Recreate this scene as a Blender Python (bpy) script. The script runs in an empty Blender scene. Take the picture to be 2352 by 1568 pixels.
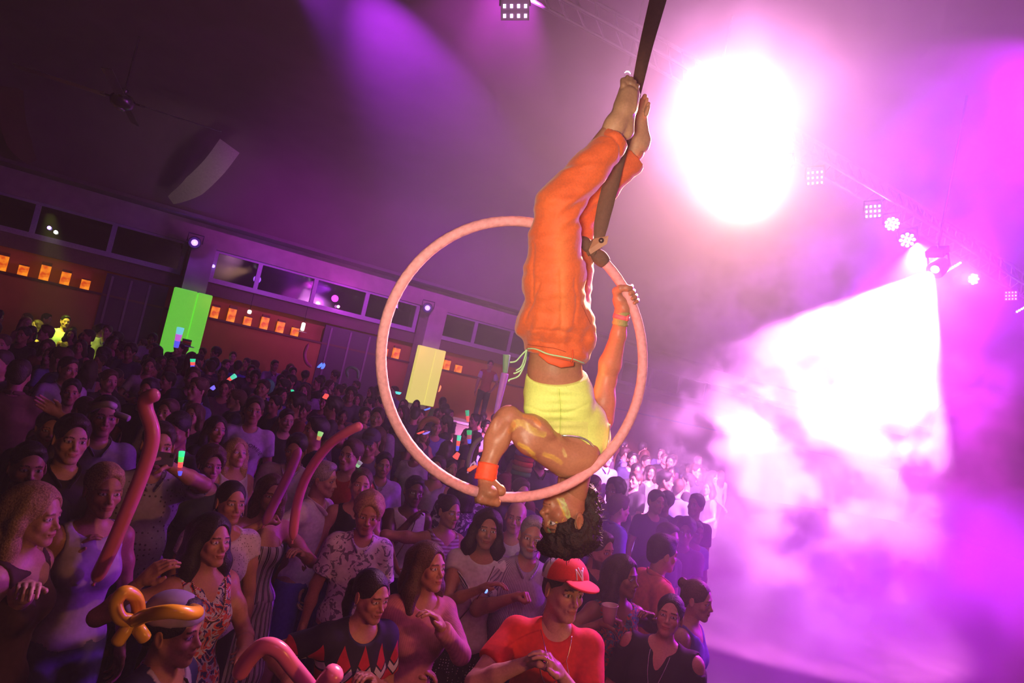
import bpy, bmesh, math, random
import numpy as np
from mathutils import Vector, Matrix, noise
from mathutils.bvhtree import BVHTree
random.seed(7)
PI = math.pi
scene = bpy.context.scene
COL = scene.collection

# ------------------------------------------------------------------ camera
FPX = 1568.0
ROLL = math.radians(12.7)
PITCH = math.radians(3.25)
CAM = Vector((0, 0, 2.55))
R0 = Vector((1, 0, 0)); U0 = Vector((0, -math.sin(PITCH), math.cos(PITCH))); FWD = Vector((0, math.cos(PITCH), math.sin(PITCH)))
XC = math.cos(ROLL) * R0 + math.sin(ROLL) * U0
YC = -math.sin(ROLL) * R0 + math.cos(ROLL) * U0
cd = bpy.data.cameras.new('camera')
cam = bpy.data.objects.new('camera', cd); COL.objects.link(cam)
cd.sensor_width = 36; cd.lens = 36 * FPX / 2352; cd.clip_start = .05; cd.clip_end = 200
m = Matrix.Identity(4)
for i, v in enumerate((XC, YC, -FWD)):
    for j in range(3): m[j][i] = v[j]
m.translation = CAM
cam.matrix_world = m
scene.camera = cam

def ray(px, py):
    return XC * ((px - 1176) / FPX) + YC * ((784 - py) / FPX) + FWD
def P(px, py, d):
    return CAM + ray(px, py) * d
def G(px, py, z):
    r = ray(px, py); return CAM + r * ((z - CAM.z) / r.z)
def cv(x, y, z):
    return XC * x + YC * y + FWD * z
def proj(p):
    q = p - CAM; d = q.dot(FWD)
    return 1176 + FPX * q.dot(XC) / d, 784 - FPX * q.dot(YC) / d, d

# ------------------------------------------------------------------ world, render look
w = bpy.data.worlds.new('night'); scene.world = w; w.use_nodes = True
w.node_tree.nodes['Background'].inputs[0].default_value = (.10, .02, .09, 1)
w.node_tree.nodes['Background'].inputs[1].default_value = .012
vs = scene.view_settings
vs.view_transform = 'Standard'; vs.look = 'None'; vs.gamma = 1; vs.exposure = 0.0; vs.use_curve_mapping = False
scene.display_settings.display_device = 'sRGB'
cy = scene.cycles
cy.use_denoising = True
try: cy.denoiser = 'OPENIMAGEDENOISE'
except Exception: pass
cy.use_adaptive_sampling = True; cy.adaptive_threshold = .12; cy.adaptive_min_samples = 16
cy.max_bounces = 4; cy.diffuse_bounces = 1; cy.glossy_bounces = 2; cy.transmission_bounces = 3; cy.volume_bounces = 0
cy.transparent_max_bounces = 6
cy.sample_clamp_indirect = 3; cy.caustics_reflective = False; cy.caustics_refractive = False
cy.volume_step_rate = 2.0; cy.volume_max_steps = 48
cy.use_light_tree = True

def lamp(kind, name, loc, color, power, **kw):
    l = bpy.data.lights.new(name, kind); l.color = color; l.energy = power
    o = bpy.data.objects.new(name, l); COL.objects.link(o); o.location = loc
    tgt = kw.pop('to', None)
    if tgt is not None:
        o.rotation_euler = (Vector(tgt) - Vector(loc)).to_track_quat('-Z', 'Y').to_euler()
    for k, v in kw.items(): setattr(l, k, v)
    return o

# ---- the lamps that light the show
PERF = P(1290, 720, 2.5)
# white-amber follow spot from the front of the stage on the aerialist
lamp('SPOT', 'front_spot', P(900, 560, .45), (1, .82, .60), 185, to=P(1300, 690, 2.5), spot_size=math.radians(52), spot_blend=.6, shadow_soft_size=.12)
# dim pink wash and amber side light over the front rows
lamp('SPOT', 'front_wash', (.9, -.6, 4.4), (1, .16, .62), 96, to=(.5, 3.7, 1.3), spot_size=math.radians(54), spot_blend=1, shadow_soft_size=.35)
lamp('SPOT', 'amber_side_wash', (2.6, .9, 2.5), (1, .36, .09), 120, to=(-.5, 3.0, 1.3), spot_size=math.radians(40), spot_blend=.9, shadow_soft_size=.10)
lamp('SPOT', 'yellow_back_wash', G(140, 745, 1.6) + Vector((.4, -1.8, 2.2)), (.75, 1, .08), 1100, to=G(125, 762, 1.5), spot_size=math.radians(40), spot_blend=.8, shadow_soft_size=.10)
# strong lamps in the haze over the right of the floor
HOT = P(1640, 232, 7.0)
lamp('SPOT', 'hazed_white_lamp', HOT, (1, .36, .85), 8500, to=P(1900, 240, 2.6), spot_size=math.radians(62), spot_blend=1, shadow_soft_size=.10)
lamp('SPOT', 'hazed_amber_lamp', P(1740, 415, 6.6), (1, .50, .26), 11000, to=P(1560, 400, 3.0), spot_size=math.radians(42), spot_blend=1, shadow_soft_size=.08)
BEAM = P(2138, 627, 7.6)
lamp('SPOT', 'beam_lamp', BEAM, (1, .28, 1), 50000, to=P(1905, 938, 9.0), spot_size=math.radians(75), spot_blend=.22, shadow_soft_size=.04)
lamp('SPOT', 'magenta_beam', P(2100, 560, 8.2), (1, .05, .95), 9000, to=P(2260, 1300, 5.0), spot_size=math.radians(62), spot_blend=.8, shadow_soft_size=.04)
lamp('SPOT', 'violet_lamp', P(2480, 160, 6.0), (.55, .005, 1), 1900, to=P(2150, 450, 8.0), spot_size=math.radians(130), spot_blend=1, shadow_soft_size=.05)
lamp('SPOT', 'violet_floor_lamp', P(2520, 1150, 6.2), (.42, .01, 1), 2400, to=P(1980, 1400, 5.6), spot_size=math.radians(60), spot_blend=1, shadow_soft_size=.05)
lamp('SPOT', 'top_magenta', P(1230, -60, 6.2), (.80, .06, 1), 8000, to=P(1000, 330, 12), spot_size=math.radians(50), spot_blend=1, shadow_soft_size=.05)
lamp('SPOT', 'top_violet', P(640, -110, 6.3), (.45, .03, 1), 11000, to=P(960, 230, 11), spot_size=math.radians(34), spot_blend=1, shadow_soft_size=.05)

lamp('SPOT', 'violet_side_fill', P(2640, 800, 6.8), (.60, .02, 1), 1500, to=P(2200, 800, 7.6), spot_size=math.radians(84), spot_blend=1, shadow_soft_size=.05)  # added out of view to brighten the violet haze at the right edge
lamp('SPOT', 'violet_par', P(2235, 641, 8.4), (.50, .02, 1), 3600, to=P(1900, 520, 5.6), spot_size=math.radians(84), spot_blend=1, shadow_soft_size=.05)

# ------------------------------------------------------------------ helpers
def link(o, parent=None):
    COL.objects.link(o)
    if parent is not None: o.parent = parent
    return o
def tag(o, label=None, cat=None, group=None, kind=None):
    if label: o['label'] = label
    if cat: o['category'] = cat
    if group: o['group'] = group
    if kind: o['kind'] = kind
    return o
def empty(name, loc=(0, 0, 0), rz=0):
    o = bpy.data.objects.new(name, None); o.empty_display_size = .1
    o.location = loc; o.rotation_euler = (0, 0, rz); COL.objects.link(o); return o
MATS = {}
def mat(name, color=(.5, .5, .5), rough=.6, metal=0, emit=None, es=1, spec=.5, noise_amt=.12, noise_scale=30, attr=False, bump=0, sheen=0):
    if name in MATS: return MATS[name]
    M = bpy.data.materials.new(name); M.use_nodes = True
    nt = M.node_tree; b = nt.nodes['Principled BSDF']
    b.inputs['Roughness'].default_value = rough; b.inputs['Metallic'].default_value = metal
    b.inputs['Specular IOR Level'].default_value = spec
    if sheen: b.inputs['Sheen Weight'].default_value = sheen
    tc = nt.nodes.new('ShaderNodeTexCoord'); nz = nt.nodes.new('ShaderNodeTexNoise'); nz.inputs['Scale'].default_value = noise_scale
    nz.inputs['Detail'].default_value = 3
    nt.links.new(tc.outputs['Object'], nz.inputs['Vector'])
    mx = nt.nodes.new('ShaderNodeMix'); mx.data_type = 'RGBA'; mx.blend_type = 'MULTIPLY'; mx.inputs[0].default_value = 1
    mr = nt.nodes.new('ShaderNodeMapRange'); mr.inputs[1].default_value = .3; mr.inputs[2].default_value = .7
    mr.inputs[3].default_value = 1 - noise_amt; mr.inputs[4].default_value = 1 + noise_amt * .5
    nt.links.new(nz.outputs[0], mr.inputs[0]); nt.links.new(mr.outputs[0], mx.inputs[7])
    if attr:
        at = nt.nodes.new('ShaderNodeAttribute'); at.attribute_name = 'Col'; nt.links.new(at.outputs[0], mx.inputs[6])
    else: mx.inputs[6].default_value = (*color, 1)
    nt.links.new(mx.outputs[2], b.inputs['Base Color'])
    if bump:
        bp = nt.nodes.new('ShaderNodeBump'); bp.inputs['Strength'].default_value = bump; bp.inputs['Distance'].default_value = .01
        nt.links.new(nz.outputs[0], bp.inputs['Height']); nt.links.new(bp.outputs[0], b.inputs['Normal'])
    if emit is not None:
        b.inputs['Emission Color'].default_value = (*emit, 1); b.inputs['Emission Strength'].default_value = es
        M.cycles.emission_sampling = 'NONE'
    MATS[name] = M; return M

def mesh_obj(name, V, F, material, parent=None, smooth=True, col=None):
    V = np.asarray(V, np.float32).reshape(-1, 3)
    me = bpy.data.meshes.new(name)
    me.from_pydata([tuple(v) for v in V.tolist()], [], [tuple(int(i) for i in f) for f in F])
    if smooth: me.polygons.foreach_set('use_smooth', [True] * len(me.polygons))
    if col is not None:
        a = me.color_attributes.new('Col', 'FLOAT_COLOR', 'POINT')
        c = np.ones((len(V), 4), np.float32); c[:, :3] = col; a.data.foreach_set('color', c.ravel())
    if material is not None: me.materials.append(material)
    o = bpy.data.objects.new(name, me)
    return link(o, parent)

class MB:
    def __init__(s): s.v = []; s.f = []
    def add(s, v, f):
        n = len(s.v); s.v += [tuple(a) for a in v]; s.f += [tuple(i + n for i in q) for q in f]; return s
    def box(s, c, size, M=None):
        c = Vector(c); hx, hy, hz = size[0] / 2, size[1] / 2, size[2] / 2
        vs = [Vector((x, y, z)) for x in (-hx, hx) for y in (-hy, hy) for z in (-hz, hz)]
        if M is not None: vs = [M @ v for v in vs]
        return s.add([c + v for v in vs], [(0, 1, 3, 2), (4, 6, 7, 5), (0, 4, 5, 1), (2, 3, 7, 6), (0, 2, 6, 4), (1, 5, 7, 3)])
    def tube(s, pts, rad, n=12, closed=False, cap=True, flat=1.0, up=None):
        pts = [Vector(p) for p in pts]; N = len(pts)
        if N < 2: return s
        if not hasattr(rad, '__len__'): rad = [rad] * N
        rings = []; u = None
        for i, p in enumerate(pts):
            if closed: t = (pts[(i + 1) % N] - pts[i - 1]).normalized()
            else: t = (pts[min(i + 1, N - 1)] - pts[max(i - 1, 0)]).normalized()
            if u is None:
                a = Vector(up) if up is not None else (Vector((0, 0, 1)) if abs(t.z) < .9 else Vector((1, 0, 0)))
                u = (a - t * a.dot(t)).normalized()
            else: u = (u - t * u.dot(t)).normalized()
            v = t.cross(u)
            rings.append([p + (u * math.cos(2 * PI * k / n) + v * math.sin(2 * PI * k / n) * flat) * rad[i] for k in range(n)])
        V = [q for r in rings for q in r]; F = []
        for i in range(N if closed else N - 1):
            j = (i + 1) % N
            for k in range(n): F.append((i * n + k, i * n + (k + 1) % n, j * n + (k + 1) % n, j * n + k))
        if not closed and cap:
            F.append(tuple(range(n))[::-1]); F.append(tuple((N - 1) * n + k for k in range(n)))
        return s.add(V, F)
    def lathe(s, c, prof, n=24, M=None):
        c = Vector(c); V = []; F = []
        for r, z in prof:
            for k in range(n):
                p = Vector((r * math.cos(2 * PI * k / n), r * math.sin(2 * PI * k / n), z)); V.append(c + (M @ p if M is not None else p))
        for i in range(len(prof) - 1):
            for k in range(n): F.append((i * n + k, i * n + (k + 1) % n, (i + 1) * n + (k + 1) % n, (i + 1) * n + k))
        F.append(tuple(range(n))[::-1]); F.append(tuple((len(prof) - 1) * n + k for k in range(n)))
        return s.add(V, F)
    def build(s, name, material, parent=None, smooth=False): return mesh_obj(name, s.v, s.f, material, parent, smooth)
def spline(pts, n=8):
    pts = [Vector(p) for p in pts]; out = []
    for i in range(len(pts) - 1):
        p0 = pts[max(i - 1, 0)]; p1 = pts[i]; p2 = pts[i + 1]; p3 = pts[min(i + 2, len(pts) - 1)]
        for k in range(n):
            t = k / n
            out.append(.5 * ((2 * p1) + (p2 - p0) * t + (2 * p0 - 5 * p1 + 4 * p2 - p3) * t * t + (3 * p1 - p0 - 3 * p2 + p3) * t ** 3))
    out.append(pts[-1]); return out
def look_matrix(z, up=(0, 0, 1)):
    z = Vector(z).normalized(); x = Vector(up).cross(z).normalized(); y = z.cross(x)
    return Matrix((x, y, z)).transposed()
# ------------------------------------------------------------------ the hall
WN = Vector((-.5, math.sqrt(3) / 2, 0)); WD = Vector((math.sqrt(3) / 2, .5, 0)); WDIST = 19.07
def Wl(s, z, off=0):            # point of the far wall: s metres along it, off metres in front of it
    return WN * (WDIST - off) + WD * s + Vector((0, 0, z))
def s_of(px, py):
    r = ray(px, py); t = WDIST / r.dot(WN); return (CAM + r * t).dot(WD)
WM = Matrix((WD, WN, Vector((0, 0, 1)))).transposed()
def wbox(mb, s0, s1, z0, z1, o0, o1):
    return mb.box(Wl((s0 + s1) / 2, (z0 + z1) / 2, (o0 + o1) / 2), (abs(s1 - s0), abs(o1 - o0), abs(z1 - z0)), WM)
def struct(o): o['kind'] = 'structure'; return o
floor_m = mat('dance_floor', (.05, .035, .04), .35, noise_scale=3)
mb = MB(); mb.add([(-40, -6, 0), (40, -6, 0), (40, 45, 0), (-40, 45, 0)], [(0, 1, 2, 3)]); struct(mb.build('floor', floor_m))
wall_m = mat('ochre_wall', (.42, .17, .06), .8, noise_scale=2)
dark_m = mat('dark_recess', (.03, .02, .025), .8)
beam_m = mat('plaster_beam', (.34, .30, .26), .85, noise_scale=4)
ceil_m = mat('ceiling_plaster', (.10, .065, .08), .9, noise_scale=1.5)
rib_m = mat('white_rib', (.34, .32, .30), .8)
frame_m = mat('grey_frame', (.35, .33, .38), .45)
S0, S1 = -14.0, 34.0
mb = MB(); wbox(mb, S0, S1, 0, 2.42, 0, -.2); wbox(mb, S0, S1, 2.42, 3.32, -.5, -.7); wbox(mb, S0, S1, 3.32, 4.16, -3.0, -3.2)
wb = struct(mb.build('wall_back', wall_m))
mb = MB(); wbox(mb, S0, S1, 2.40, 2.45, .06, -.5); struct(mb.build('trim_1', mat('ledge_wood', (.12, .05, .03), .6)))
mb = MB(); wbox(mb, S0, S1, 3.0, 3.32, -.05, -.3); struct(mb.build('trim_2', mat('fascia_brown', (.13, .085, .075), .8)))
mb = MB(); wbox(mb, S0, S1, 4.16, 4.72, .12, -.4); struct(mb.build('trim_3', beam_m))
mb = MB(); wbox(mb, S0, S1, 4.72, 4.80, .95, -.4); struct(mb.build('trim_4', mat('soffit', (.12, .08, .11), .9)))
# ceiling: soffit, then a cove rising to the flat
prof = [(.9, 4.8), (1.0, 5.3), (1.3, 5.9), (1.9, 6.4), (3.0, 6.72), (5, 6.85), (40, 6.9)]
V = []; F = []
for (o, z) in prof:
    for s in (S0, S1): V.append(Wl(s, z, o))
for i in range(len(prof) - 1): F.append((2 * i, 2 * i + 1, 2 * i + 3, 2 * i + 2))
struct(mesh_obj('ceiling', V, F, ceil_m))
mb = MB(); wbox(mb, S0 - .2, S0, 0, 7, 30, -3); struct(mb.build('wall_left', dark_m))
mb = MB(); wbox(mb, S1, S1 + .2, 0, 7, 30, -3); struct(mb.build('wall_right', dark_m))
# doorways under the windows, dark
for n, (a, b) in enumerate((((230, 690), (370, 730)), ((735, 800), (880, 830)))):
    mb = MB(); wbox(mb, s_of(*a), s_of(*b), 0, 2.95, .05, -.04); d = struct(mb.build('door_%d' % (n + 1), mat('dark_door', (.06, .025, .055), .5)))
    for k in range(3):
        q = MB(); sx = s_of(*a) + (s_of(*b) - s_of(*a)) * (.08 + .3 * k); wbox(q, sx, sx + .05, .1, 2.9, .08, .05); q.build('door_stile', mat('door_stile', (.2, .12, .2), .5), d)
# columns
COLS = [(-4.9, None), (1.53, 'green'), (7.97, 'yellow'), (13.9, None)]
glow = {'green': mat('green_glow_panel', (.2, .5, .08), .6, emit=(.17, .82, .055), es=.62), 'yellow': mat('yellow_glow_panel', (.5, .5, .1), .6, emit=(.86, .78, .16), es=.80)}
for k, (s, gl) in enumerate(COLS):
    mb = MB(); wbox(mb, s - .27, s + .27, 0, 4.2, .72, .0)
    struct(mb.build('trim_%d' % (5 + k), beam_m))
    if gl:
        t = empty('lit_column_panel', Wl(s, 0, .9)); t.rotation_euler = (0, 0, math.radians(30))
        tag(t, {'green': 'green glowing panel box wrapped round the column base by the left lanterns', 'yellow': 'yellow glowing panel box wrapped round the column base seen through the hoop'}[gl], 'light panel')
        for (a, b, o0, o1) in ((-.43, .08, .76, .98), (.095, .43, .76, .92)):
            q = MB(); q.box((( a + b) / 2, -(o0 + o1) / 2 + .9, 2.15), (b - a, o1 - o0, 1.66))
            o = q.build('panel_face', glow[gl], t)
            bv = o.modifiers.new('b', 'BEVEL'); bv.width = .03; bv.segments = 3
        q = MB(); q.box((0, .155, 2.15), (.84, .02, 1.60)); q.build('panel_back', dark_m, t)
# clerestory windows: one per bay
MUL = {1: [(82, 500), (258, 545)], 2: [(590, 645), (718, 680), (838, 705)], 3: []}
bays = [(-4.57, 1.2), (1.86, 7.64), (8.3, 13.57), (14.23, 20)]
glass_m = mat('window_glass', (.006, .003, .006), .04, spec=.8, noise_amt=0)
for k, (a, b) in enumerate(bays):
    wr = empty('window_%d' % (k + 1), Wl((a + b) / 2, 3.36)); struct(wr); wr.rotation_euler = (0, 0, math.radians(30))
    def wloc(mb_, s0, s1, z0, z1, o0, o1):
        c = (a + b) / 2
        return mb_.box(((s0 + s1) / 2 - c, -(o0 + o1) / 2, (z0 + z1) / 2 - 3.36), (s1 - s0, abs(o1 - o0), z1 - z0))
    if k == 0: ms = [s_of(*q) for q in MUL[1]]
    elif k == 1: ms = [s_of(*q) for q in MUL[2]]
    else: ms = [a + (b - a) * j / 4 for j in (1, 2, 3)]
    q = MB(); wloc(q, a, b, 3.32, 3.44, .06, -.08); wloc(q, a, b, 4.10, 4.16, .02, -.06)
    for mm in ms + [a + .04, b - .04]: wloc(q, mm - .055, mm + .055, 3.44, 4.10, .02, -.06)
    q.build('window_frame', frame_m, wr)
    edges = [a] + ms + [b]
    for j in range(len(edges) - 1):
        q = MB(); wloc(q, edges[j] + .05, edges[j + 1] - .05, 3.44, 4.10, -.02, -.03); q.build('pane', glass_m, wr)
# arched white ribs standing over the columns
def rib(pts, width, name):
    q = MB(); ps = spline(pts, 8)
    q2 = []
    for i, p in enumerate(ps):
        t = (ps[min(i + 1, len(ps) - 1)] - ps[max(i - 1, 0)]).normalized()
        view = (CAM - p).normalized(); side = t.cross(view).normalized() * width * (.42 + .58 * min(1, i / 9)) / 2
        q2 += [p - side, p + side, p + side - view * .02, p - side - view * .02]
    F = []
    for i in range(len(ps) - 1):
        for k in range(4): F.append((4 * i + k, 4 * i + (k + 1) % 4, 4 * i + 4 + (k + 1) % 4, 4 * i + 4 + k))
    return struct(mesh_obj(name, q2, F, rib_m if name == 'trim_20' else mat('shaded_rib', (.07, .03, .02), .8), smooth=False))  # left rib: shade put into the colour, a darkened copy of the white rib
rib([P(392, 460, 15.6), P(440, 432, 15.4), P(490, 385, 15.1), P(528, 335, 14.8)], .47, 'trim_20')
lamp('SPOT', 'added_rib_light', Wl(1.9, 3.2, 4.2), (1, .80, .62), 60, to=P(460, 415, 15.3), spot_size=math.radians(60), spot_blend=1, shadow_soft_size=.3)  # added warm light to brighten the rib, no fixture stands there
rib([P(74, 372, 14.4), P(48, 335, 14.2), P(30, 280, 14.0), P(22, 200, 13.9)], .45, 'trim_21')
# paper lanterns on the ledge
lan_m = bpy.data.materials.new('lantern_paper'); lan_m.use_nodes = True
nt = lan_m.node_tree; b_ = nt.nodes['Principled BSDF']; tc = nt.nodes.new('ShaderNodeTexCoord'); nz = nt.nodes.new('ShaderNodeTexNoise'); nz.inputs['Scale'].default_value = 9
cr = nt.nodes.new('ShaderNodeValToRGB'); cr.color_ramp.elements[0].position = .35; cr.color_ramp.elements[0].color = (.55, .05, .0, 1); cr.color_ramp.elements[1].position = .62; cr.color_ramp.elements[1].color = (1, .28, .01, 1)
nt.links.new(tc.outputs['Object'], nz.inputs[0]); nt.links.new(nz.outputs[0], cr.inputs[0]); nt.links.new(cr.outputs[0], b_.inputs['Emission Color']); b_.inputs['Emission Strength'].default_value = 1.05
b_.inputs['Base Color'].default_value = (.5, .2, .05, 1); lan_m.cycles.emission_sampling = 'NONE'
trim_m = mat('lantern_rim', (.25, .10, .04), .7)
LAN = [(9, 584, 1), (57, 602, 0), (107, 608, 1), (154, 622, .6), (200, 636, 0), (459, 699, 0), (498, 705, .6), (536, 713, 1), (573, 726, 0), (612, 731, .8), (648, 742, .6), (682, 752, 0), (887, 801, 0), (914, 806, .7), (1002, 829, .6), (1030, 836, .6), (1057, 845, 0)]
desc = {0: 'short', .6: 'mid height', 1: 'tall', .8: 'fairly tall', .7: 'mid height'}
ordw = ['first', 'second', 'third', 'fourth', 'fifth', 'sixth', 'seventh']
for i, (px, py, tall) in enumerate(LAN):
    s = s_of(px, py); h = .22 + .12 * tall
    if i < 5: where = '%s of five from the left end of the left ledge' % ordw[i]
    elif i < 12: where = '%s of seven right of the green panel' % ordw[i - 5]
    elif i < 14: where = '%s of two left of the yellow panel' % ordw[i - 12]
    else: where = '%s of three right of the yellow panel' % ordw[i - 14]
    t = empty('paper_lantern', Wl(s, 2.45, -.12)); t.rotation_euler = (0, 0, math.radians(30))
    tag(t, 'glowing orange %s lantern, %s' % (desc[tall], where), 'lantern', 'orange paper lanterns on the wall ledge')
    q = MB(); q.box((0, 0, h / 2), (.185, .14, h)); q.build('shade', lan_m, t)
    q = MB(); q.box((0, 0, h + .015 + .025 * tall), (.19, .145, .03 + .05 * tall)); q.build('rim', trim_m, t)
# pendant lamps
white_e = mat('white_lamp_glass', (.9, .9, .8), .4, emit=(1, .93, .62), es=3)
for (px, py, hh, txt) in ((696, 750, .22, 'white tube pendant lamp hanging beside the last lantern of seven'), (573, 716, .10, 'small round pendant lamp above the short lantern of seven')):
    s = s_of(px, py); z = (P(px, py, 1) - CAM); r = ray(px, py); t_ = (WDIST - .35) / r.dot(WN); p = CAM + r * t_
    t = empty('pendant_lamp', p); tag(t, txt, 'lamp')
    q = MB(); q.lathe((0, 0, -hh / 2), [(.03, 0), (.05, .02), (.05, hh - .02), (.03, hh)], 12); q.build('lamp_tube', white_e, t, True)
    q = MB(); q.tube([(0, 0, hh / 2), (0, 0, 3.3 - p.z)], .008, 6); q.build('cord', dark_m, t)
    if hh > .2:
        q = MB(); q.lathe((0, 0, -hh / 2 - .04), [(.13, 0), (.14, .012), (.03, .02)], 16); q.build('plate', mat('pale_plate', (.8, .78, .7), .5), t)
# purple heads on the columns
for (px, py, txt, pw) in ((447, 557, 'purple wash light fixed to the beam above the green panel', 13), (982, 707, 'purple wash light fixed to the beam above the yellow panel', 15)):
    r = ray(px, py); t_ = (WDIST - 1.05) / r.dot(WN); p = CAM + r * t_
    t = empty('wash_light', p); tag(t, txt, 'stage light', 'purple wash lights on the beam')
    M3 = look_matrix(CAM - p)
    q = MB(); q.lathe((0, 0, 0), [(.10, -.28), (.15, -.26), (.15, -.02), (.13, 0)], 16, M3); q.build('housing', mat('black_housing', (.02, .02, .025), .5), t, True)
    q = MB(); q.lathe(M3 @ Vector((0, 0, .005)), [(.075, 0), (.065, .02), (.03, .035)], 16, M3); q.build('lens', mat('purple_lens', (.3, .1, 1), .3, emit=(.40, .20, 1), es=3.2), t, True)
    q = MB(); q.tube([M3 @ Vector((-.17, 0, -.12)), M3 @ Vector((-.17, .2, -.12)), M3 @ Vector((.17, .2, -.12)), M3 @ Vector((.17, 0, -.12))], .015, 6); q.build('yoke', mat('black_housing'), t)
    lamp('POINT', 'purple_head_glow', p + (CAM - p).normalized() * .12, (.32, .05, 1), pw, shadow_soft_size=.05)
# magenta lamp reflected in the window glass: imitated by an added glowing bead
for (px, py, c, e, txt) in ((777, 704, (1, .25, 1), 8, 'bright magenta lamp reflection, an added glowing bead at the third window pane'), (113, 523, (.35, .2, 1), 5, 'small violet point light at the left window pane'), (128, 533, (.9, 1, .8), 5, 'small white point light at the left window pane'), (490, 611, (.3, .2, 1), 4, 'small blue violet point light right of the column head')):
    r = ray(px, py); t_ = (WDIST - .1) / r.dot(WN); p = CAM + r * t_
    q = MB(); q.lathe((0, 0, 0), [(.015, -.04), (.04, -.02), (.04, .02), (.015, .04)], 10); o = q.build('glow_point', mat('pt' + str(px), c, .4, emit=c, es=e), None, True); o.location = p
    tag(o, txt, 'light', 'small lights at the window band')
lamp('POINT', 'magenta_sill_glow', Wl(s_of(777, 704), 3.75, .5), (.9, .05, 1), 16, shadow_soft_size=.1)
lamp('POINT', 'sill_glow', Wl(s_of(600, 660), 3.75, .9), (.35, .08, 1), 10, shadow_soft_size=.1)
# warm spill on the far wall and haze-lit beam
lamp('AREA', 'ledge_spill_left', Wl(-3.5, 2.9, 1.2), (1, .30, .07), 5, to=Wl(-3.5, 1.2, 0), shape='RECTANGLE', size=6, size_y=.2)
lamp('AREA', 'ledge_spill_mid', Wl(4.7, 2.9, 1.2), (1, .30, .07), 7, to=Wl(4.7, 1.2, 0), shape='RECTANGLE', size=6, size_y=.2)
lamp('AREA', 'ledge_spill_far', Wl(11, 2.9, 1.2), (1, .42, .08), 14, to=Wl(11, 1.2, 0), shape='RECTANGLE', size=5, size_y=.2)
# ceiling fan
pf = P(281, 232, 11.5)
t = empty('ceiling_fan', pf); tag(t, 'dark ceiling fan with a long rod and four blades hanging at the upper left', 'ceiling fan')
fm = mat('fan_metal', (.10, .08, .12), .25, metal=.6)
q = MB(); q.tube([(0, 0, .16), (0, 0, 6.9 - pf.z)], .018, 8); q.build('rod', fm, t)
q = MB(); q.lathe((0, 0, .12), [(.02, .1), (.05, .08), (.055, .05), (.03, .02), (.03, 0)], 16); q.build('collar', fm, t, True)
q = MB(); q.lathe((0, 0, -.13), [(.10, 0), (.17, .05), (.19, .12), (.19, .17), (.14, .23), (.05, .25)], 24); q.build('motor', fm, t, True)
q = MB(); q.lathe((0, 0, -.17), [(.02, 0), (.06, .01), (.08, .04)], 16); q.build('cap', mat('fan_cap', (.5, .5, .55), .15, metal=.8), t, True)
for k in range(4):
    a = math.radians(22 + 90 * k); M3 = Matrix.Rotation(a, 3, 'Z')
    q = MB(); q.box(M3 @ Vector((.92, 0, .02)), (1.3, .15, .012), M3 @ Matrix.Rotation(.18, 3, 'X')); q.build('blade', mat('fan_blade', (.09, .06, .10), .3), t)
    q = MB(); q.box(M3 @ Vector((.24, 0, .02)), (.2, .05, .02), M3); q.build('bracket', fm, t)

# ------------------------------------------------------------------ stage lights on the truss (right)
black = mat('black_housing')
def par(px, py, d, diam, n_out, kind, txt, es=14, yaw=0, squash=1):
    p = P(px, py, d); t = empty('stage_light', p); tag(t, txt, 'stage light', 'LED lights on the overhead truss')
    M3 = look_matrix(CAM - p, YC) @ Matrix.Rotation(yaw, 3, 'Y')
    lm = mat('led_white', (1, .9, 1), .3, emit=(1, .86, 1), es=es) if kind != 'dim' else mat('led_dim', (.9, .7, 1), .3, emit=(1, .75, 1), es=2.2)
    r = diam / 2
    if kind == 'round':
        q = MB(); q.lathe((0, 0, 0), [(r * .5, -.3), (r * 1.02, -.2), (r * 1.05, -.01), (r, .0)], 20, M3); q.build('housing', black, t, True)
        for k in range(n_out):
            a = 2 * PI * k / n_out; c = M3 @ Vector((math.cos(a) * r * .74, math.sin(a) * r * .74, .012))
            q = MB(); q.lathe(c, [(r * .20, -.01), (r * .2, .004), (r * .12, .014)], 10, M3); q.build('led', lm, t, True)
        for k in range(4):
            a = 2 * PI * k / 4 + .4; c = M3 @ Vector((math.cos(a) * r * .3, math.sin(a) * r * .3, .012))
            q = MB(); q.lathe(c, [(r * .20, -.01), (r * .2, .004), (r * .12, .014)], 10, M3); q.build('led', lm, t, True)
    else:
        q = MB(); q.box(M3 @ Vector((0, 0, -.08)), (diam * 1.1, diam * 1.0, .14), M3); q.build('housing', mat('hazed_housing', (.22, .12, .26), .5) if kind == 'dim' else black, t)  # dim panels: purple haze tint put into the housing colour so it fades
        for i in range(4):
            for j in range(3):
                c = M3 @ Vector(((i - 1.5) * diam * .27, (j - 1) * diam * .34, .0))
                q = MB(); q.box(c, (diam * .11, diam * .14, .02), M3); q.build('led', lm, t)
    q = MB(); q.tube([M3 @ Vector((-r * 1.15, 0, -.1)), M3 @ Vector((-r * 1.1, r * 1.5, -.1)), M3 @ Vector((r * 1.1, r * 1.5, -.1)), M3 @ Vector((r * 1.15, 0, -.1))], .012, 6); q.build('yoke', black, t)
    return t
par(1800, 380, 6.6, .155, 8, 'round', 'round LED par beside the white glare, leftmost of the round ones')
par(1872, 408, 7.2, .16, 0, 'dim', 'dim square twelve lamp blinder just right of the leftmost round par')
par(2005, 485, 7.8, .16, 0, 'sq', 'square twelve lamp LED panel up left of the pair of round pars')
par(2049, 514, 7.9, .165, 9, 'round', 'round LED par with a dark centre, upper of the close pair')
par(2084, 551, 8.0, .18, 8, 'round', 'round LED par packed with lamps, lower of the close pair')
par(2235, 641, 8.6, .145, 7, 'round', 'round LED par turned aside, right of the bright beam lamp', yaw=.7)
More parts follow.
